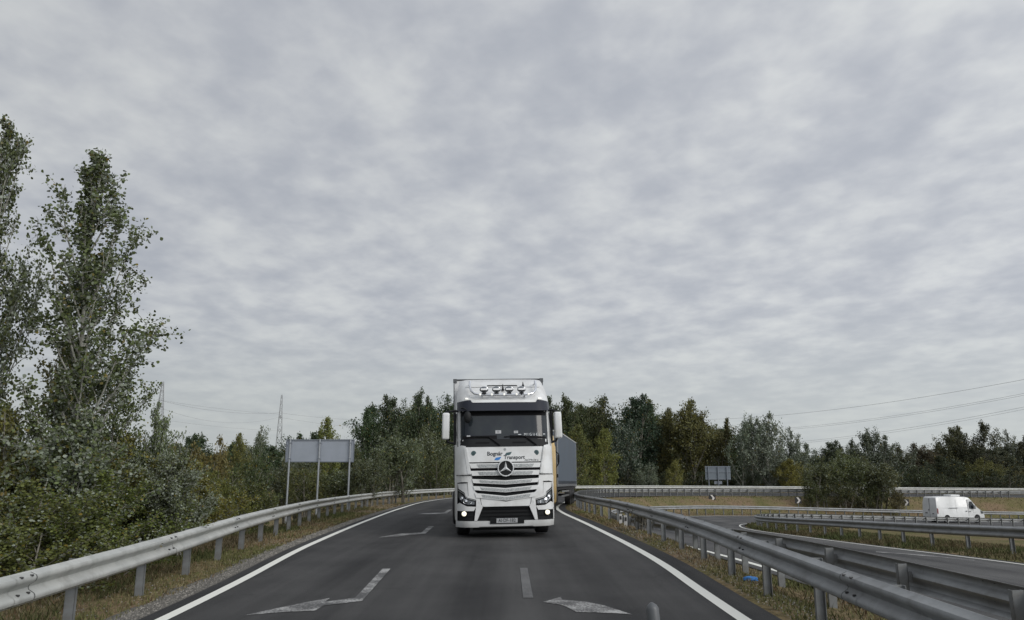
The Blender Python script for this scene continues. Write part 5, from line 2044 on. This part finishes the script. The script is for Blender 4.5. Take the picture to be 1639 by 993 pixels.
# weed growing through the nearest right rail
wd_ = on_ground(1018, 850)
crown, trunk, H, Rr = tree_mesh("dry_weed", 404, .75, .38, .03, 'shrub', 900, .045, 40, 24, 5, .3, (.05, .12), 'long', M_BARK, .01, True, multi=4)
PROTO['weed', 0] = (crown, trunk, H, Rr)
for (px, py, s_, lb_) in ((1018, 850, 1.0, "dark dry weed tuft growing among the near right rail's posts"), (1036, 852, .55, "small dark weed just right of the bigger tuft under the near right rail")):
    p = on_ground(px, py)
    o = thing("weed", lb_, "plant", (p.x + .15, p.y, p.z - .03), 0, "weeds between the two right rails")
    o.scale = (s_, s_, s_)
    for nm, me in (("stems", trunk), ("leaves", crown)):
        c = bpy.data.objects.new(nm, me)
        link(c, o)
        c.color = (.05, .045, .025, 1)

# ------------------------------------------------------------------ verge grass and loose gravel
rng = np.random.default_rng(9)


def scatter(line, lo, hi, ymax, dens, falloff=14.0):
    """points beside an edge line between offsets lo..hi (signed, + = left)"""
    t_, n_ = frames(line)
    s = np.concatenate([[0], np.cumsum(np.linalg.norm(np.diff(line[:, :2], axis=0), axis=1))])
    out_ = []
    for i in range(len(line) - 1):
        y = line[i, 1]
        if y < 4 or y > ymax:
            continue
        ds = s[i + 1] - s[i]
        d = dens * min(1, (falloff / max(y, 1)) ** 1.3)
        n = rng.poisson(ds * abs(hi - lo) * d)
        if n == 0:
            continue
        u = rng.random(n)[:, None]
        o_ = rng.uniform(min(lo, hi), max(lo, hi), n)[:, None]
        p = line[i, :2] * (1 - u) + line[i + 1, :2] * u + n_[i] * o_
        out_.append(p)
    return np.concatenate(out_) if out_ else np.zeros((0, 2))


def grass_mesh(P, hmin, hmax, cols, wid=.012):
    n = len(P)
    z = ground(P[:, 0], P[:, 1])
    h = rng.uniform(hmin, hmax, n)
    far = np.clip(P[:, 1] / 14, 1, 6)
    w = wid * far * rng.uniform(.7, 1.4, n)
    h = h * (1 + .12 * (far - 1))
    az = rng.uniform(0, 6.28, n)
    lean = rng.normal(0, .45, (n, 2)) * h[:, None]
    V = np.zeros((n, 3, 3))
    V[:, 0] = np.stack([P[:, 0] - np.cos(az) * w, P[:, 1] - np.sin(az) * w, z - .02], 1)
    V[:, 1] = np.stack([P[:, 0] + np.cos(az) * w, P[:, 1] + np.sin(az) * w, z - .02], 1)
    V[:, 2] = np.stack([P[:, 0] + lean[:, 0], P[:, 1] + lean[:, 1], z + h], 1)
    me = bpy.data.meshes.new("grass")
    me.vertices.add(n * 3)
    me.loops.add(n * 3)
    me.polygons.add(n)
    me.vertices.foreach_set('co', V.reshape(-1).astype(np.float32))
    me.loops.foreach_set('vertex_index', np.arange(n * 3, dtype=np.int32))
    me.polygons.foreach_set('loop_start', np.arange(0, n * 3, 3, dtype=np.int32))
    me.polygons.foreach_set('loop_total', np.full(n, 3, dtype=np.int32))
    a = me.attributes.new("tint", 'FLOAT_COLOR', 'FACE')
    cols = np.array(cols)
    patch_ = np.array([mnoise.noise(Vector((x * .5, y * .35, 0))) for x, y in P]) * 1.3 + .5 + rng.normal(0, .22, n)
    k = np.clip((patch_ * len(cols)).astype(int), 0, len(cols) - 1)
    c = np.ones((n, 4), np.float32)
    c[:, :3] = cols[k] * rng.uniform(.65, 1.3, n)[:, None]
    a.data.foreach_set('color', c.reshape(-1))
    me.update()
    return me


mg = bpy.data.materials.new("grass_blade")
mg.use_nodes = True
_t = mg.node_tree
_at = _t.nodes.new('ShaderNodeAttribute')
_at.attribute_name = "tint"
_t.links.new(_at.outputs['Color'], _t.nodes['Principled BSDF'].inputs['Base Color'])
_t.nodes['Principled BSDF'].inputs['Roughness'].default_value = .8
_t.nodes['Principled BSDF'].inputs['Specular IOR Level'].default_value = .1

cols = [(.105, .108, .045), (.13, .12, .055), (.165, .14, .078), (.155, .105, .062), (.20, .17, .115)]
P = np.concatenate([scatter(PL, .55, 1.1, 50, 420), scatter(PL, 1.0, 3.4, 45, 500),
                    scatter(PR, -.62, -1.4, 45, 520), scatter(PR, -1.3, -2.3, 45, 420)])
me = grass_mesh(P, .015, .06, cols)
me.materials.append(mg)
g_ = link(bpy.data.objects.new("grass", me))
g_['kind'] = 'stuff'
cols2 = [(.060, .072, .028), (.075, .078, .034), (.092, .085, .042), (.105, .085, .048)]
P = np.concatenate([scatter(QR, -.45, -5.5, 60, 140, 30), scatter(QL, .4, 1.4, 40, 60), scatter(PL, 1.4, 3.4, 40, 240)])
me = grass_mesh(P, .03, .15, cols2, .010)
me.materials.append(mg)
g_ = link(bpy.data.objects.new("tall_grass", me))
g_['kind'] = 'stuff'
# grass bank inside the loop (between our road's inner rail and the ramp)
P = []
for _ in range(26000):
    x, y = rng.uniform(7, 62), rng.uniform(55, 88)
    P.append((x, y))
P = np.array(P)
d1, s1, _ = near_road(RP, P[:, 0], P[:, 1])
d2_, s2_, _ = near_road(RC, P[:, 0], P[:, 1])
P = P[(d1 > .6) & (d2_ > .6)]
me = grass_mesh(P, .02, .07, [(.090, .105, .034), (.105, .11, .038), (.125, .12, .045), (.125, .09, .05)], .008)
me.materials.append(mg)
g_ = link(bpy.data.objects.new("bank_grass", me))
g_['kind'] = 'stuff'

P = np.concatenate([scatter(PL, .30, .62, 30, 800, 11), scatter(PR, -.50, -1.1, 24, 260, 11), scatter(PL, .7, 1.5, 24, 60, 11), scatter(PR, -1.0, -2.2, 20, 50, 11)])
n = len(P)
z = ground(P[:, 0], P[:, 1])
s = rng.uniform(.004, .016, n) * np.clip(P[:, 1] / 14, 1, 2)
base_ = np.array([(1, 0, 0), (-.5, .87, 0), (-.5, -.87, 0), (0, 0, .8)])
Vv = base_[None] * s[:, None, None] * rng.uniform(.6, 1.3, (n, 4, 1))
ca, sa_ = np.cos(rng.uniform(0, 6, n)), np.sin(rng.uniform(0, 6, n))
Vv = np.stack([Vv[..., 0] * ca[:, None] - Vv[..., 1] * sa_[:, None], Vv[..., 0] * sa_[:, None] + Vv[..., 1] * ca[:, None], Vv[..., 2]], -1)
Vv += np.stack([P[:, 0], P[:, 1], z + .008], 1)[:, None, :]
fs = []
for i in range(n):
    o4 = i * 4
    fs += [(o4, o4 + 1, o4 + 3), (o4 + 1, o4 + 2, o4 + 3), (o4 + 2, o4, o4 + 3)]
g_ = from_py("gravel", Vv.reshape(-1, 3), fs, mat("loose_gravel", (.12, .115, .10), .9, noise=(30, (.30, .28, .25), .4, .7)))
g_['kind'] = 'stuff'
